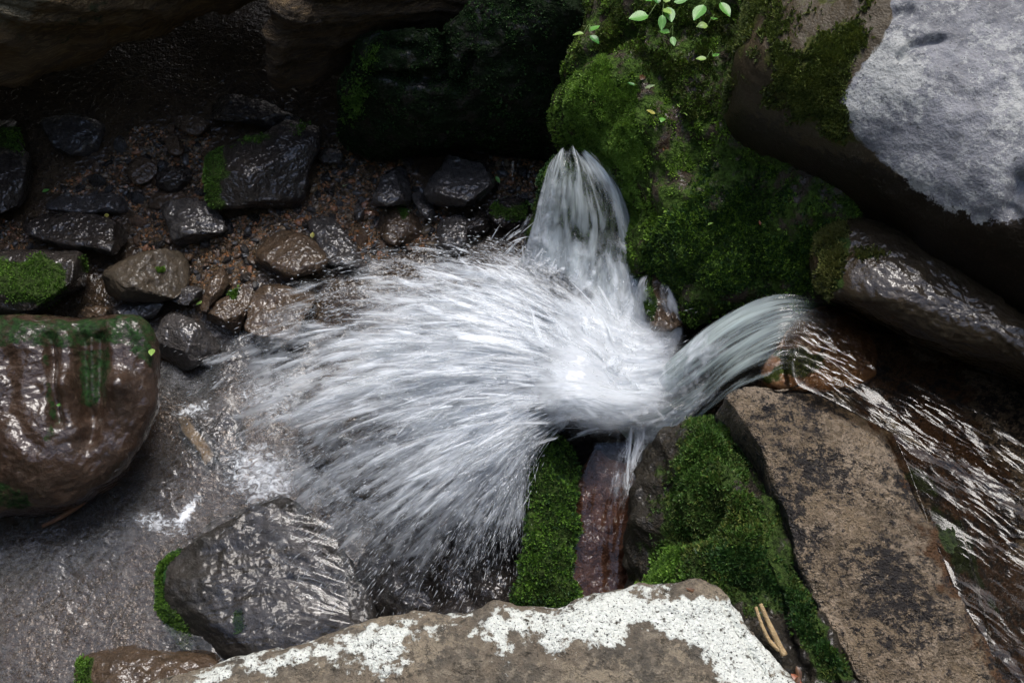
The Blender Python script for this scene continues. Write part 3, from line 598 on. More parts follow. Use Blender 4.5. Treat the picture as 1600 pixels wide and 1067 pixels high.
# cobbles
def cobble_mesh(k):
    g = np.random.default_rng(1700 + k); n_, m_ = 10, 16; V = []
    for i in range(n_):
        th = math.pi * (i + .02) / (n_ - 1 + .04)
        for j in range(m_):
            a = 2 * math.pi * j / m_; V.append((math.sin(th) * math.cos(a), math.sin(th) * math.sin(a), math.cos(th)))
    V = np.array(V)
    for _ in range(9):
        d = g.normal(size=3); d /= np.linalg.norm(d); pr = V @ d; V = V - np.maximum(pr - (.5 + .3 * g.random()), 0)[:, None] * d
    V = V * np.array([1.15, .6 + .3 * g.random(), .45 + .2 * g.random()]); V = V * (1 + .06 * fbm(V, .6, 3, k))[:, None]
    me = make_mesh('cobble', V, grid_faces(n_, m_, True)[:, ::-1])
    for q in ('moss', 'stain_shade', 'alt'): attr(me, q, np.zeros(len(V)))
    return me
CK = [('wetdark', 'black'), ('wetbrown', 'brown'), ('wetgrey', 'grey')]; CM = {}
for q, (mk_, w_) in enumerate(CK):
    t_ = NT('cobble_' + w_); co_ = t_.obj(); bc = {'black': (.02, .017, .014), 'brown': (.075, .045, .025), 'grey': (.045, .042, .04)}[w_]
    cc = t_.mix(t_.ramp(t_.noise(co_, 2, 4, .6), .35, .65), bc, tuple(x * .5 for x in bc)); p_ = t_.n('BsdfPrincipled'); t_.set(p_.inputs['Base Color'], cc)
    p_.inputs['Roughness'].default_value = .45; p_.inputs['Specular IOR Level'].default_value = .15; p_.inputs['Coat Weight'].default_value = .9; p_.inputs['Coat Roughness'].default_value = .09; p_.inputs['Coat IOR'].default_value = 1.45
    t_.set(p_.inputs['Coat Normal'], t_.bump(t_.noise(co_, 3.2, 2, .5), .8, .12)); mt_ = t_.done(p_.outputs[0])
    for j in range(4):
        me = cobble_mesh(q * 4 + j); me.materials.append(mt_); CM[q, j] = me
ncob = 0; cs_ = []
for u, v in zip(cu[okp][::-1], cv[okp][::-1]):
    if ncob >= 95: break
    r = float(rng.choice([.024, .03, .038, .05], p=[.35, .3, .22, .13])); p = Pg(u, v)
    if any((p[0] - a) ** 2 + (p[1] - b) ** 2 < (.95 * (r + c)) ** 2 for a, b, c in cs_): continue
    cs_.append((p[0], p[1], r)); q = int(rng.choice(3, p=[.4, .33, .27]))
    gi = [j for j, g in enumerate(GRAVEL) if inside(g, np.array([u]), np.array([v]))[0]][0]
    o = link('cobble', CM[q, int(rng.integers(4))], None, None, (p[0], p[1], p[2] + r * .2)); o.scale = (r, r, r); o.rotation_euler = (rng.normal(0, .25), rng.normal(0, .25), rng.uniform(0, 6.28))
    tag(o, f'glossy {CK[q][1]} wet cobble larger than the gravel {LAND[gi]}', 'cobble', f'{CK[q][1]} cobbles {LAND[gi]}'); ncob += 1
# finer gravel, nobody could count it
n = 9000; uu = rng.uniform(-10, 880, n * 4); vv = rng.uniform(180, 520, n * 4)
ok = in_gravel(uu, vv); uu = uu[ok][:n]; vv = vv[ok][:n]; n = len(uu)
pp = Pg(uu, vv); base = np.array([[1, 0, 0], [0, 1, 0], [-1, 0, 0], [0, -1, 0], [0, 0, .7], [0, 0, -.7]], float)
fo = np.array([[0, 1, 4], [1, 2, 4], [2, 3, 4], [3, 0, 4], [1, 0, 5], [2, 1, 5], [3, 2, 5], [0, 3, 5]])
ang = rng.uniform(0, 6.28, n); rs = rng.uniform(.004, .011, n)
bx = base[None] * rs[:, None, None] * rng.uniform(.6, 1.4, (n, 1, 3)); bx = bx + rng.normal(0, .18, bx.shape) * rs[:, None, None]
rx = bx[..., 0] * np.cos(ang)[:, None] - bx[..., 1] * np.sin(ang)[:, None]; ry = bx[..., 0] * np.sin(ang)[:, None] + bx[..., 1] * np.cos(ang)[:, None]
GVV = np.stack([rx, ry, bx[..., 2]], -1) + pp[:, None, :] + np.array([0, 0, .003])
me = make_mesh('gravel', GVV.reshape(-1, 3), (fo[None] + 6 * np.arange(n)[:, None, None]).reshape(-1, 3), False); attr(me, 'rnd', np.repeat(rng.random(n), 6))
t = NT('gravel'); r_ = t.attr('rnd'); col = t.mix(t.ramp(r_, 0, .5), (.045, .03, .018), (.12, .078, .042)); col = t.mix(t.ramp(r_, .6, .8), col, (.24, .11, .045)); col = t.mix(t.ramp(r_, .88, .95), col, (.14, .13, .11))
p = t.n('BsdfPrincipled'); t.set(p.inputs['Base Color'], col); p.inputs['Roughness'].default_value = .25
M['gravel'] = t.done(p.outputs[0])
tag(link('gravel', me, M['gravel']), 'fine wet brown gravel between the river stones', 'gravel', kind='stuff')

# ------------------------------------------------------------------ water materials
def clear_water(name, scale, strength, stretch, foam=True, tint=(.92, .95, .93), milky_sheen=.0, dist=.03, calm_sc=3.5, groug=.06):
    t = NT(name); f = t.attr('flow', True); co = t.scaled(f, stretch)
    h = t.math('ADD', t.noise(co, scale, 1.5, .45, .8), t.math('MULTIPLY', t.noise(co, scale * 2.6, 1, .5, .5), .3))
    calm = t.math('MULTIPLY_ADD', t.ramp(t.noise(f, calm_sc, 2, .5, .6), .34, .66), .85, .12)
    nrm = t.bump(h, t.math('MULTIPLY', calm, strength), dist)
    fr = t.n('Fresnel'); fr.inputs[0].default_value = 1.33; t.set(fr.inputs[1], nrm)
    gl = t.shader('BsdfGlossy', Color=(1, 1, 1), Roughness=groug, Normal=nrm)
    tr = t.shader('BsdfTransparent', Color=tint)
    if milky_sheen:
        df = t.shader('BsdfDiffuse', Color=(.62, .65, .66), Normal=nrm)  # pale diffuse share: aerated water plus sky reflection put into the colour
        mk = t.math('MULTIPLY', t.ramp(t.noise(co, scale * 2.2, 6, .65, .6), .2, .75), milky_sheen)
        tr = t.mixs(mk, tr, df)
    s = t.mixs(fr.outputs[0], tr, gl)
    if foam:
        fm = t.math('ADD', t.attr('foam'), t.math('MULTIPLY', t.math('SUBTRACT', t.noise(co, scale * 1.6, 7, .7, 1.2), .5), 1.6))
        fm = t.math('MULTIPLY', t.ramp(fm, .30, .95), t.ramp(t.attr('foam'), 0, .15))
        s = t.mixs(fm, s, t.shader('BsdfDiffuse', Color=(.82, .86, .89), Normal=nrm))
    return t.done(s)
def veil_mat(name, along, across, col=(.86, .90, .93), soft=.55, seed=0.0, gloss=.0, transl=.42):
    """aerated water: white strands drawn out along the flow, clear between them"""
    t = NT(name); f = t.attr('flow', True)
    c1 = t.scaled(f, (along, across, 1)); c2 = t.scaled(f, (along * 2.4, across * 2.6, 1)); c3 = t.scaled(f, (along * .45, across * .2, 1))
    n1 = t.noise(c1, 1.0, 3, .55, 1.3); n2 = t.noise(c2, 1.0, 2, .6, .5); n3 = t.noise(c3, 1.0, 3, .6, 1.0)
    s = t.math('ADD', t.math('MULTIPLY', t.math('SUBTRACT', n1, .5), 1.7), t.math('MULTIPLY', t.math('SUBTRACT', n2, .5), .8))
    s = t.math('ADD', s, t.math('MULTIPLY', t.math('SUBTRACT', n3, .5), 2.2))
    d = t.attr('dens')
    fac = t.ramp(t.math('ADD', d, t.math('MULTIPLY', s, .8)), .5 - soft, .5 + soft)
    fac = t.math('MULTIPLY', fac, t.ramp(d, .02, .3))
    nrm = t.bump(t.math('ADD', n1, n2), .5, .02)
    df = t.mixs(transl, t.shader('BsdfDiffuse', Color=col, Normal=nrm), t.shader('BsdfTranslucent', Color=col, Normal=nrm))
    fr = t.n('Fresnel'); fr.inputs[0].default_value = 1.33; t.set(fr.inputs[1], nrm)
    gl = t.shader('BsdfGlossy', Color=(1, 1, 1), Roughness=.12, Normal=nrm)
    clear = t.mixs(t.math('MULTIPLY', t.math('MULTIPLY', fr.outputs[0], gloss), t.ramp(d, .02, .25)), t.shader('BsdfTransparent', Color=(1, 1, 1)), gl) if gloss else t.shader('BsdfTransparent', Color=(1, 1, 1))
    return t.done(t.mixs(fac, clear, t.mixs(fr.outputs[0], df, gl)))
M['stream'] = clear_water('stream_water', 24, 1.0, (.35, 1, 1), True, (.58, .55, .50), 0, .013, groug=.12)
M['pool'] = clear_water('pool_water', 22, 1.0, (.7, 1, 1), True, (.74, .68, .63), .09, .012, groug=.16)
M['film'] = clear_water('film_water', 14, 1.0, (.25, 1, 1), True, (.95, .94, .93), 0, .014, groug=.07)
M['veil'] = veil_mat('white_water', 7.0, 15, soft=.5)
M['fall'] = veil_mat('falling_water', 4.0, 20, (.74, .81, .82), .52, gloss=.8)
M['core'] = veil_mat('core_water', 5.0, 12, soft=.7, transl=.55)
M['chute'] = veil_mat('chute_water', 2.2, 26, (.60, .70, .68), .52, gloss=1.0)
t = NT('water_strand'); dfx = t.mixs(.3, t.shader('BsdfDiffuse', Color=(.86, .9, .93)), t.shader('BsdfTranslucent', Color=(.86, .9, .93)))
M['strand'] = t.done(t.mixs(.45, t.shader('BsdfTransparent', Color=(1, 1, 1)), t.mixs(.15, dfx, t.shader('BsdfGlossy', Color=(1, 1, 1), Roughness=.1))))

# ------------------------------------------------------------------ water surfaces
def gauss_foam(u, v, spots):
    f = np.zeros(len(u))
    for (a, b, ra, rb, ang, k) in spots:
        c, s = math.cos(R(ang)), math.sin(R(ang)); x = (u - a) * c + (v - b) * s; y = -(u - a) * s + (v - b) * c
        f = np.maximum(f, k * np.exp(-(x / ra) ** 2 - (y / rb) ** 2))
    return f
# lower pool
xs = np.linspace(-4.6, 1.2, 270); ys = np.linspace(-.9, 3.2, 200); XX, YY = np.meshgrid(xs, ys)
p0 = np.stack([XX, YY, 0 * XX], -1).reshape(-1, 3)
p0[:, 2] = .004 * fbm(p0 * [1, 1, 0], .10, 3, 61) + .005 * fbm(p0 * [1, 1, 0], .4, 2, 62) + .0
p0[:, 2] += .02
u, v = proj(p0)
me = make_mesh('pool_water', p0, grid_faces(200, 270)); attr(me, 'flow', p0)
attr(me, 'foam', gauss_foam(u, v, [(292, 800, 46, 9, -55, .75), (250, 815, 70, 22, 10, .5), (410, 740, 85, 60, 30, .62), (230, 640, 90, 9, -42, .35), (300, 640, 50, 14, -20, .55), (20, 805, 40, 8, 0, .4), (620, 930, 160, 50, 0, .55), (430, 620, 80, 60, 0, .5), (560, 760, 160, 90, 20, .45)]))
tag(link('pool_water', me, M['pool']), kind='structure')
# upper stream
sp_out = spline([(1238, 600), (1222, 560), (1240, 500), (1285, 466), (1330, 484), (1410, 522), (1490, 556), (1600, 592), (1720, 655), (1900, 780), (1950, 1200), (1620, 1200), (1560, 1050), (1500, 950), (1452, 830), (1410, 720), (1370, 650), (1310, 606)], 220, True)
zS0 = plane_z([(1130, 620, 1.0), (1335, 1080, 1.12), (1275, 490, .98), (1800, 800, 1.02)])
zS = lambda u, v: zS0(u, v) + .058
ctr = np.array([1480, 720]); rows = []
for k in np.linspace(0, 1, 110): rows.append(ctr + (sp_out - ctr) * k)
q = np.concatenate(rows); sv = P(q[:, 0], q[:, 1], zS(q[:, 0], q[:, 1]))
fd = np.array([-.78, .62]); fl = np.stack([sv[:, 0] * fd[0] + sv[:, 1] * fd[1], -sv[:, 0] * fd[1] + sv[:, 1] * fd[0], sv[:, 2] * 0], -1)
edge = np.repeat(np.linspace(0, 1, 110), 220)
sv[:, 2] += (.004 * fbm(fl * [.4, 1, 0], .07, 2, 71) + .008 * fbm(fl * [.6, 1, 0], .25, 2, 72)) * (1 - .6 * sstep(.8, 1, edge)) - .03 * sstep(.93, 1.0, edge)
me = make_mesh('stream_water', sv, grid_faces(110, 220, True)); attr(me, 'flow', fl); attr(me, 'foam', np.zeros(len(sv)))
tag(link('stream_water', me, M['stream']), kind='structure')
# flow sheets from surveyed streamlines
def flow_sheet(name, lines, mat, dens, n=160, m=90, seed=0, wob=.01, kind='structure', parent=None, lift=0.0):
    L = np.stack([spline(P(*np.array(l, float).T), n) for l in lines])                      # lines x n x 3
    k = len(lines); G = np.zeros((m, n, 3))
    for i in range(n):
        G[:, i] = np.stack([np.interp(np.linspace(0, k - 1, m), np.arange(k), L[:, i, c]) for c in range(3)], -1)
    # smooth across
    for _ in range(6): G[1:-1] = .5 * G[1:-1] + .25 * (G[:-2] + G[2:])
    seg = np.linalg.norm(np.diff(G, axis=1), axis=2).mean(0); s = np.concatenate([[0], np.cumsum(seg)])
    w = np.linalg.norm(G[-1] - G[0], axis=1).mean()
    S = np.broadcast_to(s[None], (m, n)); T = np.broadcast_to(np.linspace(0, 1, m)[:, None] * w, (m, n))
    V = G.reshape(-1, 3).copy(); fl = np.stack([S, T, np.full_like(S, seed * 3.7)], -1).reshape(-1, 3)
    V[:, 2] += wob * fbm(fl * [2.0, 14, 1], 1.0, 3, seed) + lift
    a = np.broadcast_to(np.linspace(0, 1, m)[:, None], (m, n)).ravel(); b = np.broadcast_to(np.linspace(0, 1, n)[None], (m, n)).ravel()
    me = make_mesh(name, V, grid_faces(m, n)); attr(me, 'flow', fl); attr(me, 'dens', dens(a, b))
    return tag(link(name, me, mat, parent), kind=kind)
edgef = lambda a, w=.08: sstep(0, w, a) * sstep(0, w, 1 - a)
CH = [[(1400, 530, 1.06), (1340, 497, 1.065), (1285, 468, 1.05), (1210, 458, 1.04), (1130, 490, .98), (1065, 540, .86), (1015, 590, .66), (960, 625, .52)],
      [(1390, 550, 1.06), (1335, 515, 1.07), (1280, 485, 1.07), (1215, 485, 1.07), (1140, 520, 1.0), (1075, 570, .88), (1015, 615, .68), (950, 640, .52)],
      [(1370, 575, 1.06), (1310, 540, 1.07), (1250, 515, 1.07), (1205, 525, 1.06), (1145, 560, .98), (1085, 610, .84), (1025, 650, .66), (960, 665, .52)],
      [(1345, 598, 1.06), (1290, 568, 1.07), (1235, 550, 1.06), (1200, 562, 1.05), (1150, 590, .97), (1095, 635, .82), (1045, 670, .66), (985, 690, .5)],
      [(1320, 610, 1.05), (1270, 590, 1.065), (1222, 582, 1.05), (1195, 594, 1.03), (1155, 608, .97), (1112, 638, .84), (1065, 682, .66), (1005, 705, .5)]]
flow_sheet('waterfall', CH, M['chute'], lambda a, b: edgef(a, .06) * (.08 + .36 * sstep(.2, .42, b) + .36 * sstep(.5, .95, b)) * sstep(.05, .3, b), 200, 120, 3, .012)
flow_sheet('waterfall_foam', CH, M['veil'], lambda a, b: edgef(a, .1) * (.04 + .22 * sstep(.3, .65, b) + .55 * sstep(.6, .95, b)) * sstep(.2, .45, b), 200, 120, 4, .018, 'stuff', None, .02)
VE = [[(874, 236, .90), (855, 258, .88), (843, 300, .80), (828, 360, .66), (800, 440, .40)], [(880, 231, .93), (872, 258, .93), (860, 310, .85), (852, 370, .71), (832, 470, .50)],
      [(889, 228, .94), (893, 262, .95), (895, 320, .88), (893, 390, .74), (880, 500, .56)], [(900, 228, .94), (920, 264, .94), (936, 320, .86), (938, 390, .73), (928, 520, .58)],
      [(910, 231, .93), (945, 270, .91), (966, 320, .83), (978, 400, .69), (985, 535, .56)], [(918, 236, .90), (960, 280, .86), (984, 330, .76), (998, 410, .64), (1022, 540, .56)]]
flow_sheet('water_veil', VE, M['fall'], lambda a, b: edgef(a, .05) * (.46 + .35 * sstep(.4, 1, b) + .3 * np.exp(-((a - .14) / .12) ** 2) + .3 * np.exp(-((a - .84) / .1) ** 2)) * sstep(0, .06, b), 150, 110, 5, .022)
flow_sheet('water_veil_foam', VE, M['veil'], lambda a, b: edgef(a, .05) * (.10 + .5 * sstep(.45, 1, b) + .32 * np.exp(-((a - .12) / .12) ** 2) + .28 * np.exp(-((a - .85) / .1) ** 2)) * sstep(0, .1, b), 150, 110, 6, .02, 'stuff', None, .015)
SV = [[(1003, 425, .80), (992, 450, .74), (985, 490, .62), (975, 540, .55)], [(1015, 425, .82), (1005, 455, .78), (1000, 500, .66), (990, 550, .56)], [(1028, 430, .82), (1030, 470, .78), (1030, 520, .66), (1015, 575, .56)], [(1045, 440, .80), (1064, 480, .76), (1070, 520, .68), (1050, 585, .56)]]
flow_sheet('small_veil', SV, M['veil'], lambda a, b: edgef(a, .1) * (.3 + .3 * b + .3 * np.exp(-(a / .3) ** 2) - .3 * np.exp(-((a - .6) / .2) ** 2)) * sstep(0, .1, b), 70, 50, 7, .01, 'stuff')
CF = [[(935, 665, .66), (930, 695, .61), (905, 760, .55), (895, 850, .50), (890, 960, .44)], [(965, 665, .67), (962, 695, .61), (940, 770, .57), (930, 860, .51), (925, 960, .45)], [(990, 665, .67), (988, 695, .61), (975, 770, .57), (965, 860, .51), (960, 960, .45)], [(1015, 665, .66), (1015, 695, .60), (1005, 760, .55), (988, 860, .50), (985, 960, .44)]]
fs = flow_sheet('chute_film', CF, M['film'], lambda a, b: a * 0, 120, 60, 8, .006)
a_ = np.repeat(np.linspace(0, 1, 60), 120); b_ = np.tile(np.linspace(0, 1, 120), 60)
attr(fs.data, 'foam', .55 * np.exp(-((a_ - .70 + .1 * b_) / .35) ** 2) * (1 - sstep(.15, .75, b_)))
FF_ = [[(540, 900, .16), (480, 880, .165), (420, 870, .16), (340, 880, .15), (262, 905, .12)], [(545, 960, .15), (480, 940, .165), (410, 935, .16), (340, 945, .15), (262, 955, .12)], [(560, 1015, .12), (480, 1010, .15), (400, 1005, .15), (330, 1005, .13), (280, 1005, .10)]]
FF_ = [[(520, 815, .13), (450, 800, .16), (390, 790, .16), (330, 800, .13)]] + FF_
fs = flow_sheet('rock_film', FF_, M['film'], lambda a, b: a * 0, 120, 90, 9, .007)
a_ = np.repeat(np.linspace(0, 1, 90), 120); b_ = np.tile(np.linspace(0, 1, 120), 90)
attr(fs.data, 'foam', .30 * (1 - .8 * b_) * edgef(a_, .2) * sstep(0, .15, b_))

# ------------------------------------------------------------------ the wide spray fan (ballistic water thrown off the ledge)
G9 = 9.81
#       origin (u, v, z)      landing (u, v, z)   flight time
TAB = [((912, 455, .62), (735, 392, .26), .34), ((914, 490, .66), (590, 408, .20), .40), ((916, 525, .68), (480, 455, .13), .45), ((920, 555, .70), (400, 530, .08), .48),
       ((922, 580, .70), (352, 625, .04), .50), ((922, 600, .70), (348, 725, .03), .50), ((914, 615, .70), (392, 808, .03), .48), ((905, 630, .70), (462, 900, .02), .46),
       ((890, 645, .70), (545, 975, .02), .44), ((865, 660, .69), (660, 1005, .02), .40), ((842, 672, .67), (750, 1005, .02), .36), ((826, 684, .64), (813, 1000, .02), .33)]
TO = np.array([P(*a) for a, b, c in TAB]); TE = np.array([P(*b) for a, b, c in TAB]); TT = np.array([c for a, b, c in TAB]); NT_ = len(TAB)
def fan(a, tau, vz=0.0, sp=1.0, yaw=0.0):
    """position and velocity at flow line a (0..1), time fraction tau"""
    x = np.clip(a, 0, 1) * (NT_ - 1); ix = np.arange(NT_)
    O = np.stack([np.interp(x, ix, TO[:, k]) for k in range(3)], -1); E = np.stack([np.interp(x, ix, TE[:, k]) for k in range(3)], -1); T = np.interp(x, ix, TT)
    Vv = (E - O) / T[..., None]; Vv[..., 2] += .5 * G9 * T
    Vv = Vv * np.stack([sp + 0 * T, sp + 0 * T, 1 + 0 * T], -1); Vv[..., 2] += vz
    t_ = tau * T * (1 + .10 * np.maximum(vz, 0))
    p = O + Vv * t_[..., None]; p[..., 2] -= .5 * G9 * t_ ** 2
    vel = Vv.copy(); vel[..., 2] -= G9 * t_
    return p, vel
def fdens(a, tau):
    core = np.exp(-(tau / .42) ** 2)
    band = .44 + .22 * np.exp(-((a - .40) / .22) ** 2) - .12 * sstep(.6, .95, a) + .0 * a
    edge = (.25 + .75 * sstep(0, .24, a)) * sstep(0, .03, a) * (1 - .25 * sstep(.9, 1, a))
    return edge * (band * (1 - .58 * sstep(.30, .95, tau)) + .72 * core * (1 - .5 * sstep(.7, 1, a))) * sstep(1.02, .86, tau) * (1 - .45 * sstep(.80, .90, a) * sstep(.45, .6, tau)) * (1 - .22 * sstep(.5, .7, a) * sstep(.4, .8, tau))
NA, NTAU = 260, 110
aa, tt = np.meshgrid(np.linspace(0, 1, NA), np.linspace(0, 1, NTAU) ** .9, indexing='ij')
fan_root = None
for k, (vz, sp, dm) in enumerate([(-.25, .88, .80), (.05, 1.08, .66), (.4, .78, .66)]):
    p, vel = fan(aa, tt, vz, sp * (1 + .08 * fbm(np.stack([aa * 9, tt * 0, tt * 0 + k], -1), 1.0, 3, 40 + k)))
    V = p.reshape(-1, 3); fl = np.stack([tt * 1.1, aa * 4.0, tt * 0 + 5.3 * k], -1).reshape(-1, 3)
    V = V + (.05 * tt.ravel() * fbm(fl * [1.5, 8, 1], 1.0, 3, 50 + k))[:, None] * np.array([0, 0, 1.0])
    me = make_mesh('spray_sheet', V, grid_faces(NA, NTAU)); attr(me, 'flow', fl); attr(me, 'dens', np.clip(dm * fdens(aa.ravel(), tt.ravel()), 0, 1.2))
    if fan_root is None:
        fan_root = link('spray_fan', me, M['veil']); tag(fan_root, 'wide white fan of spray thrown left from the waterfall foot', None, None, 'stuff')
    else: tag(link('spray_sheet', me, M['veil'], fan_root), kind='stuff')
CORE = [[(1080, 470, .74), (1030, 480, .70), (970, 470, .66), (900, 430, .64), (850, 400, .56)], [(1085, 520, .78), (1040, 530, .74), (980, 525, .72), (905, 490, .72), (830, 455, .64)], [(1090, 560, .78), (1040, 570, .74), (975, 575, .72), (900, 550, .76), (800, 520, .68)],
        [(1090, 610, .76), (1040, 615, .72), (970, 615, .74), (890, 600, .80), (780, 600, .70)], [(1085, 645, .74), (1035, 645, .74), (965, 640, .80), (890, 632, .84), (790, 655, .72)], [(1065, 695, .66), (1010, 700, .68), (950, 695, .74), (885, 690, .76), (820, 705, .64)]]
for k in range(4):
    o = flow_sheet('foam_sheet', CORE, M['core'], lambda a, b: sstep(0, .3, a) * sstep(0, .42, 1 - a) * sstep(0, .42, b) * sstep(0, .5, 1 - b) * (.72 + 1.5 * np.exp(-((b - .58) / .24) ** 2 - ((a - .72) / .22) ** 2)), 120, 90, 20 + k, .012, 'stuff', fan_root, .025 * k - .02)
# torn ribbons of aerated water, each on its own flight path
def ribbons(name, n, seed, a0, tau0, dtau, wid, vz, spd, drift, dens, mat, parent):
    m, k = 4, 9; x = np.linspace(-1, 1, m)[None, :, None]; y = np.linspace(0, 1, k)[None, None, :]
    g = lambda q: np.asarray(q)[:, None, None]
    A_ = g(a0) + g(wid) * x * (.5 + .5 * np.sin(np.pi * np.clip(y, .08, .92))) + g(drift) * y; T_ = np.clip(g(tau0) + g(dtau) * y + 0 * x, 0, 1.02)
    A_, T_ = np.broadcast_arrays(A_, T_)
    p, _v = fan(A_.copy(), T_.copy(), np.broadcast_to(g(vz), A_.shape), np.broadcast_to(g(spd), A_.shape))
    p[..., 2] += .012 * (1 - x ** 2) + g(rng.normal(0, .012, n)); p = p + (rng.normal(0, .016, (n, 3)))[:, None, None, :]
    d = g(dens) * (1 - x ** 2) ** .8 * np.sin(np.pi * y) ** .6; d = np.broadcast_to(d, A_.shape)
    fl = np.stack([T_ * 1.1, A_ * 4.0, np.broadcast_to(g(np.arange(n) * .37), A_.shape)], -1)
    f = grid_faces(m, k); F_ = (f[None] + (m * k) * np.arange(n)[:, None, None]).reshape(-1, 4)
    me = make_mesh(name, p.reshape(-1, 3), F_); attr(me, 'flow', fl.reshape(-1, 3)); attr(me, 'dens', np.clip(d, 0, 1.3).ravel())
    return tag(link(name, me, mat, parent), kind='stuff')
n = 3000; ra = rng.random(n); rt = rng.beta(1.1, 1.5, n) * .85
rd = fdens(ra, rt) * rng.uniform(.25, .75, n); kp = rng.random(n) < .35 + .65 * fdens(ra, rt); ra, rt, rd = ra[kp], rt[kp], rd[kp]; n = len(ra)
ribbons('spray_ribbons', n, 1, ra, rt, rng.uniform(.05, .20, n), rng.gamma(1.6, .0032, n) + .0012, rng.normal(.1, .30, n), np.clip(rng.normal(.9, .12, n), .45, 1.08), rng.normal(0, .020, n), rd, M['veil'], fan_root)
def burst(name, n, c0, spread, az, spd, vz, tmax, wid, mat, parent, dens):
    m, k = 4, 9; x = np.linspace(-1, 1, m)[None, :, None, None]; y = np.linspace(0, 1, k)[None, None, :, None]
    P0 = P(c0[0] + rng.normal(0, spread[0], n), c0[1] + rng.normal(0, spread[1], n), c0[2] + rng.uniform(-.03, .04, n)); th = R(1) * rng.uniform(*az, n); sp0 = rng.uniform(*spd, n)
    v = np.stack([np.cos(th) * sp0, np.sin(th) * sp0, rng.uniform(*vz, n)], -1); t0 = rng.uniform(0, tmax * .6, n); dt = rng.uniform(.25, .5, n) * tmax
    T_ = t0[:, None, None, None] + dt[:, None, None, None] * y; g = lambda q: q[:, None, None, :]
    side = np.stack([-np.sin(th), np.cos(th), 0 * th], -1) * (wid * rng.gamma(2, .5, n))[:, None]
    p = g(P0) + g(v) * T_ - np.array([0, 0, .5 * G9]) * T_ ** 2 + g(side) * x * (1 + T_ * 4)
    d = np.broadcast_to((dens * rng.uniform(.4, 1, n))[:, None, None, None] * (1 - x ** 2) ** .8 * np.sin(np.pi * y) ** .6, p.shape[:3] + (1,))[..., 0]
    fl = np.stack(np.broadcast_arrays(T_[..., 0] * 3, x[..., 0] * .05, (np.arange(n) * .37)[:, None, None]), -1)
    me = make_mesh(name, p.reshape(-1, 3), (grid_faces(m, k)[None] + m * k * np.arange(n)[:, None, None]).reshape(-1, 4)); attr(me, 'flow', fl.reshape(-1, 3)); attr(me, 'dens', d.ravel())
    return tag(link(name, me, mat, parent), kind='stuff')
burst('core_ribbons', 700, (945, 620, .74), (38, 22), (105, 192), (.5, 2.4), (.1, 1.2), .24, .009, M['core'], fan_root, .8)
burst('veil_ribbons', 420, (905, 405, .66), (45, 45), (190, 280), (.3, 1.2), (-.2, .5), .26, .010, M['veil'], fan_root, .7)
# water strands and drops
def strands(name, pos, vel, length, width, mat, parent):
    n = len(pos); d = vel / (np.linalg.norm(vel, axis=1, keepdims=True) + 1e-9)
    s = np.cross(d, rng.normal(size=(n, 3))); s /= np.linalg.norm(s, axis=1, keepdims=True) + 1e-9; q = np.cross(d, s)
    w = width[:, None]; L = length[:, None]
    ringp = [pos + s * w, pos + (-.5 * s + .866 * q) * w, pos + (-.5 * s - .866 * q) * w]
    V = np.stack([pos - d * L * .5, *ringp, pos + d * L * .5], 1).reshape(-1, 3)
    f = np.array([[0, 2, 1], [0, 3, 2], [0, 1, 3], [4, 1, 2], [4, 2, 3], [4, 3, 1]])
    me = make_mesh(name, V, (f[None] + 5 * np.arange(n)[:, None, None]).reshape(-1, 3), True)
    return tag(link(name, me, mat, parent), kind='stuff')
n = 30000; a = rng.random(n); tau = rng.random(n) ** .6
keep = rng.random(n) < np.clip(fdens(a, np.minimum(tau, .9)) * .75 + .12, 0, 1) * sstep(0, .06, a + .03); a, tau = a[keep], tau[keep]; n = len(a)
pos, vel = fan(a, tau, rng.normal(.1, .28, n), np.clip(rng.normal(.92, .13, n), .4, 1.3))
pos += rng.normal(0, .02, pos.shape); vel = vel + rng.normal(0, .35, vel.shape); lum = rng.random(n)
strands('spray_strands', pos, vel, .010 + .040 * lum ** 2, .0010 + .0024 * rng.random(n) ** 3, M['strand'], fan_root)
# broken spray leaping off the foot of the fall
n = 2500; P0 = P(rng.normal(950, 45, n), rng.normal(575, 40, n), .66 + .0 * rng.random(n)); th_ = rng.uniform(0, 6.28, n); sp0 = rng.gamma(2.0, .5, n)
v0 = np.stack([np.cos(th_) * sp0 - .7, np.abs(np.sin(th_)) * sp0 * .8 - .2, rng.uniform(.2, 2.0, n)], -1); tq = rng.uniform(.10, .28, n)[:, None]
strands('splash_strands', P0 + v0 * tq - np.array([0, 0, .5 * G9]) * tq ** 2, v0 - np.array([0, 0, G9]) * tq, rng.uniform(.008, .035, n), .0008 + .002 * rng.random(n) ** 3, M['strand'], fan_root)

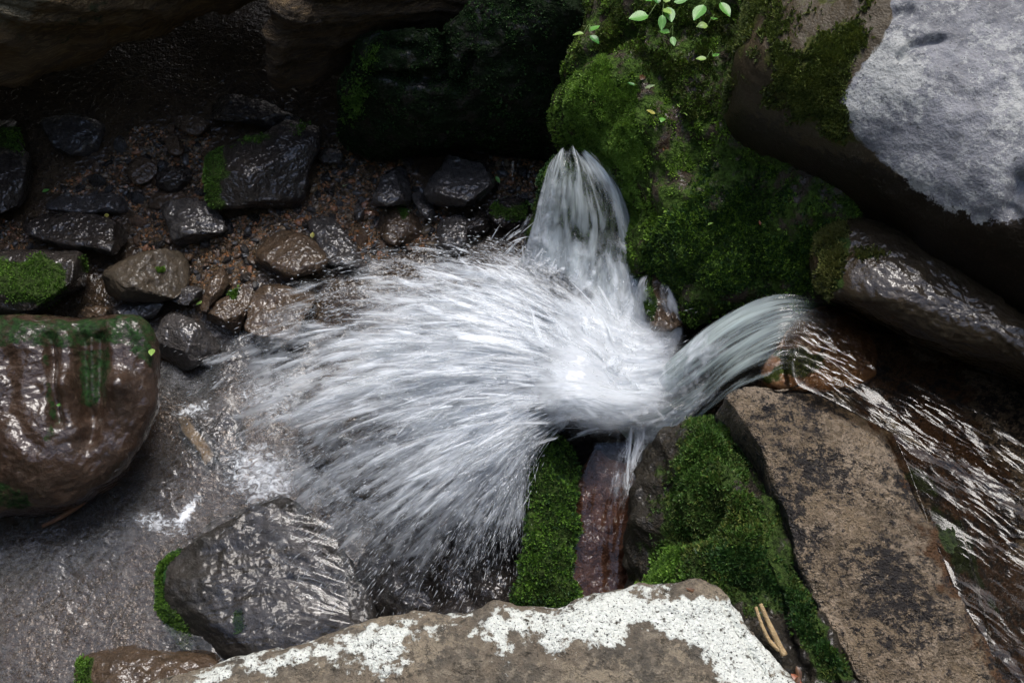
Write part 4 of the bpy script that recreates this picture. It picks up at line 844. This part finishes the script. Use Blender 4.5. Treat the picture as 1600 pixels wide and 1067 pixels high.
# ------------------------------------------------------------------ leaves, twigs, plants
def leaf_mesh(name, L=1.0, W=.45, curl=.25, notch=0.0, seed=0):
    n = 9; V = []; F = []
    for i in range(n):
        t_ = i / (n - 1); w = W * (math.sin(math.pi * t_ ** .8) ** .9) * .5 + .004
        for j, s in enumerate((-1, -.5, 0, .5, 1)):
            V.append((L * t_, w * s, curl * L * (t_ * (1 - t_)) + .18 * w * abs(s) + .03 * math.sin(5 * t_ + seed)))
    F = [(i * 5 + j, i * 5 + j + 1, (i + 1) * 5 + j + 1, (i + 1) * 5 + j) for i in range(n - 1) for j in range(4)]
    return make_mesh(name, V, F)
def leaf_mat(name, c, c2, gloss=.35):
    t = NT(name); co = t.obj(); sx = t.n('SeparateXYZ'); t.set(sx.inputs[0], co)
    vein = t.math('ABSOLUTE', sx.outputs[1]); wv = t.n('TexWave'); t.set(wv.inputs['Vector'], co); wv.inputs['Scale'].default_value = 4; wv.inputs['Distortion'].default_value = .5
    col = t.mix(t.noise(co, 3, 4), c, c2); col = t.mix(t.ramp(vein, .03, .0), col, tuple(min(1, x * 1.7) for x in c))
    p = t.shader('BsdfPrincipled', Base_Color=col, Roughness=gloss, Normal=t.bump(wv.outputs[1], .08, .03))
    return t.done(t.mixs(.3, p, t.shader('BsdfTranslucent', Color=col)))
LM = {'green': leaf_mat('leaf_green', (.09, .26, .04), (.13, .32, .06)), 'lime': leaf_mat('leaf_lime', (.22, .36, .08), (.28, .42, .10)), 'brown': leaf_mat('leaf_brown', (.12, .06, .03), (.08, .04, .02)),
      'pale': leaf_mat('leaf_pale', (.26, .34, .16), (.32, .38, .2)), 'deep': leaf_mat('leaf_deep', (.04, .17, .03), (.07, .22, .04)), 'orange': leaf_mat('leaf_orange', (.30, .09, .03), (.22, .07, .03)), 'yellow': leaf_mat('leaf_yellow', (.36, .34, .08), (.30, .28, .06))}
LMESH = {}
def leaf(u, v, z, L, rot, kind, label=None, name='fallen_leaf', parent=None, tilt=(0, 0), W=.5, group=None):
    key = (kind, W)
    if key not in LMESH:
        me = leaf_mesh('leaf', 1, W, .2, 0, len(LMESH)); me.materials.append(LM[kind]); LMESH[key] = me
    p = P(u, v, z) if z is not None else None
    o = link(name, LMESH[key], None, parent, p if parent is None else tuple(np.array(p) - np.array(parent.location)))
    o.scale = (L, L, L); o.rotation_euler = (tilt[0], tilt[1], R(rot))
    if label: tag(o, label, 'leaf', group)
    return o
# height of the top-most stone seen at a pixel, taken from the built meshes
def surf_z(u, v, fallback=None):
    best = None
    for (o, ol, V, F, at) in ROCKS:
        pu, pv = proj(V); d = (pu - u) ** 2 + (pv - v) ** 2; d = d + np.where(d < 100, -V[:, 2] * 30, 0)
        k = np.argmin(d)
        if (pu[k] - u) ** 2 + (pv[k] - v) ** 2 < 100 and (best is None or V[k, 2] > best): best = V[k, 2]
    if best is None: best = float(Pg(u, v)[2])
    return float(best) + .012
LEAVES = [(36, 222, .075, -70, 'lime', 'narrow lime leaf on the black boulder at the left edge', .35), (306, 477, .075, 30, 'lime', 'long green leaf lying by the brown algae slab', .3),
 (536, 292, .05, 60, 'pale', 'pale green leaf in the gravel below the dark ledge', .5), (238, 545, .06, -80, 'lime', 'torn pale green leaf beside the angular glittering rock', .6), (88, 633, .055, 10, 'green', 'small bright leaf stuck on the big red-brown boulder', .3),
 (1106, 352, .03, 20, 'lime', 'round yellow-green leaf on the dark moss under the grey boulder', .9), (1188, 352, .025, 100, 'orange', 'tiny orange leaf on the dark moss', .5), (1008, 138, .055, -5, 'pale', 'pale leaf on the moss above the brown seep', .3),
 (992, 134, .04, 160, 'deep', 'dark green leaf beside the pale one on the moss', .5), (1024, 178, .05, 170, 'yellow', 'yellowish leaf beside the seep on the mossy face', .5), (1036, 184, .04, 250, 'green', 'bright green leaf just below the yellowish one', .8),
 (1062, 168, .03, 120, 'lime', 'small lime leaf high on the mossy face', .6), (1068, 176, .03, 300, 'lime', 'second small lime leaf just below another on the mossy face', .7), (1000, 125, .06, 60, 'brown', 'curled brown leaf on the moss', .5),
 (928, 160, .03, 80, 'brown', 'small brown leaf in the brightest moss', .4), (66, 300, .05, 20, 'green', 'green leaf beside the flat ledge stone', .5), (50, 310, .04, -20, 'deep', 'dark green leaf left of the flat ledge stone', .5), (90, 302, .04, 0, 'brown', 'oval brown leaf near the flat ledge stone', .5),
 (162, 340, .05, 0, 'yellow', 'round yellow-green leaf on the long dark rock', .8), (310, 296, .045, 110, 'orange', 'orange leaf against the square boulder', .6), (306, 282, .03, 60, 'lime', 'tiny lime leaf above the orange one', .6), (692, 172, .0, 0, 'deep', '', .5),
 (792, 250, .085, -100, 'brown', 'upright brown leaf at the foot of the dark ledge', .3), (775, 276, .05, -60, 'green', 'green leaf right of the rounded bright-topped stone', .5), (488, 372, .04, 90, 'yellow', 'tiny yellow leaf beside the black slab', .7), (1072, 918, .05, -20, 'brown', 'curled brown leaf where moss meets the lichen boulder', .3),
 (1244, 1040, .06, -80, 'brown', 'dead red-brown leaf in the crack below the twigs', .4), (1236, 1052, .05, -50, 'orange', 'rusty leaf at the bottom of the crack', .35), (1248, 1056, .05, -120, 'brown', 'dark curled leaf beside the rusty one in the crack', .4)]
for (u, v, L, rot, kd, lab, W) in LEAVES:
    if not lab: continue
    leaf(u, v, surf_z(u, v), L * .75, rot, kd, lab, tilt=(rng.normal(0, .25), rng.normal(0, .25)), W=W)
def tube(pts, radii, name, mat, parent=None, nseg=8, origin=None):
    pts = np.asarray(pts, float); n = len(pts); d = np.gradient(pts, axis=0); d /= np.linalg.norm(d, axis=1, keepdims=True)
    s = np.cross(d, [0.1, .2, 1]); s /= np.linalg.norm(s, axis=1, keepdims=True); q = np.cross(d, s)
    a = np.linspace(0, 2 * math.pi, nseg, endpoint=False)
    V = pts[:, None] + (s[:, None] * np.cos(a)[None, :, None] + q[:, None] * np.sin(a)[None, :, None]) * np.asarray(radii)[:, None, None]
    V = np.concatenate([V.reshape(-1, 3), pts[:1], pts[-1:]])
    F = [tuple(f) for f in grid_faces(n, nseg, True)]; c0 = n * nseg
    me = bpy.data.meshes.new(name); org = np.array(origin if origin is not None else pts[0])
    F += [(c0, (j + 1) % nseg, j) for j in range(nseg)] + [(c0 + 1, (n - 1) * nseg + j, (n - 1) * nseg + (j + 1) % nseg) for j in range(nseg)]
    me.from_pydata([tuple(x) for x in (V - org)], [], F); me.polygons.foreach_set('use_smooth', [True] * len(me.polygons))
    return link(name, me, mat, parent, tuple(org) if parent is None else (0, 0, 0))
M['twig'] = rock_mat('twig_bark', (.42, .30, .15), (.30, .20, .10), (.5, .38, .22), rough=.7, scale=30, bump=.5, use='')
M['redwood'] = rock_mat('wet_wood', (.16, .08, .04), (.11, .055, .03), (.2, .11, .06), rough=.45, wet=.5, scale=20, bump=.5, use='')
M['stem'] = rock_mat('stem', (.08, .14, .03), (.06, .10, .02), (.1, .15, .04), rough=.6, scale=20, bump=.2, use='')
zt = 1.205
pts = spline([P(1188, 943, zt + .02), P(1200, 970, zt + .015), P(1214, 1000, zt + .005), P(1226, 1024, zt)], 24); rr = .0085 + .0018 * np.sin(np.linspace(0, 14, 24)) * .3; rr = rr * np.linspace(.7, 1.15, 24)
tag(tube(pts, rr, 'twig', M['twig']), 'thicker pale dry twig in the crack beside the lichen boulder', 'twig', 'two dry twigs in the crack')
pts = spline([P(1181, 948, zt + .01), P(1190, 975, zt + .01), P(1202, 1000, zt), P(1218, 1016, zt)], 24); rr = .006 * np.linspace(.8, 1.1, 24)
tag(tube(pts, rr, 'twig', M['twig']), 'thinner pale dry twig lying next to the thicker one', 'twig', 'two dry twigs in the crack')
pts = spline([P(132, 782, .06), P(112, 797, .06), P(90, 810, .055), P(66, 822, .05)], 16)
tag(tube(pts, .011 * np.linspace(1.2, .7, 16), 'driftwood', M['redwood']), 'short reddish splinter of wood at the foot of the red-brown boulder', 'driftwood')
# leafy sprouts on the mossy face
def sprout(u, v, label, leaves, cat='plant'):
    z = surf_z(u, v); base = P(u, v, z - .012)
    e = bpy.data.objects.new('leafy_sprout', None); COL.objects.link(e); e.location = base; e.empty_display_size = .02
    tag(e, label, cat, 'leafy sprouts on the mossy face')
    tip = np.array([0, -.01, .05])
    stem = tube(spline([(0, 0, -.01), (.004, -.003, .025), tip], 8), np.full(8, .0022), 'stem', M['stem'], e, 6, origin=(0, 0, 0))
    for (du, dv, L, rot, kd, W) in leaves:
        p1 = P(u + du, v + dv, z + .05)
        o = leaf(u + du, v + dv, z + .05 + rng.uniform(-.01, .02), L, rot, kd, None, 'leaf', e, (rng.normal(0, .2), rng.normal(.1, .2)), W)
        loc = np.array(o.location); st = tube(spline([tip, tip * .5 + loc * .5 + [0, 0, .01], loc], 6), np.full(6, .0014), 'leaf_stalk', M['stem'], e, 5, origin=(0, 0, 0))
sprout(1035, 4, 'bright green sprout with broad oval leaves at the top of the mossy face', [(-22, 22, .075, 190, 'green', .7), (8, 8, .07, -80, 'green', .6), (0, 20, .06, -95, 'green', .5), (-15, -2, .06, 150, 'green', .55), (4, 0, .06, 70, 'lime', .55), (18, 0, .06, 10, 'green', .55), (-6, 2, .055, 110, 'deep', .6), (2, 10, .05, -60, 'lime', .6)])
sprout(1112, -2, 'large leaf sprout cut by the top edge right of the oval-leaved sprout', [(-12, 10, .085, -120, 'green', .55), (14, 6, .07, -65, 'green', .55), (0, 0, .06, 100, 'green', .6)])
sprout(1112, 36, 'pair of small round green leaves on the right part of the mossy face', [(-6, 4, .045, 190, 'lime', .7), (2, -4, .04, 60, 'green', .7)])
sprout(1048, 54, 'two tiny rounded leaves below the oval-leaved sprout', [(-2, -2, .04, 150, 'green', .7), (2, 4, .04, -80, 'green', .6)])
sprout(920, 50, 'small sprout with a shiny pale leaf near the left edge of the mossy face', [(0, 0, .06, 40, 'green', .5), (-8, 3, .045, 180, 'lime', .45), (2, 6, .05, -40, 'deep', .6)])
sprout(1108, 92, 'small light green leaf pair beside the grey boulder', [(-4, 0, .04, 170, 'lime', .6), (5, -3, .035, 30, 'green', .6)])
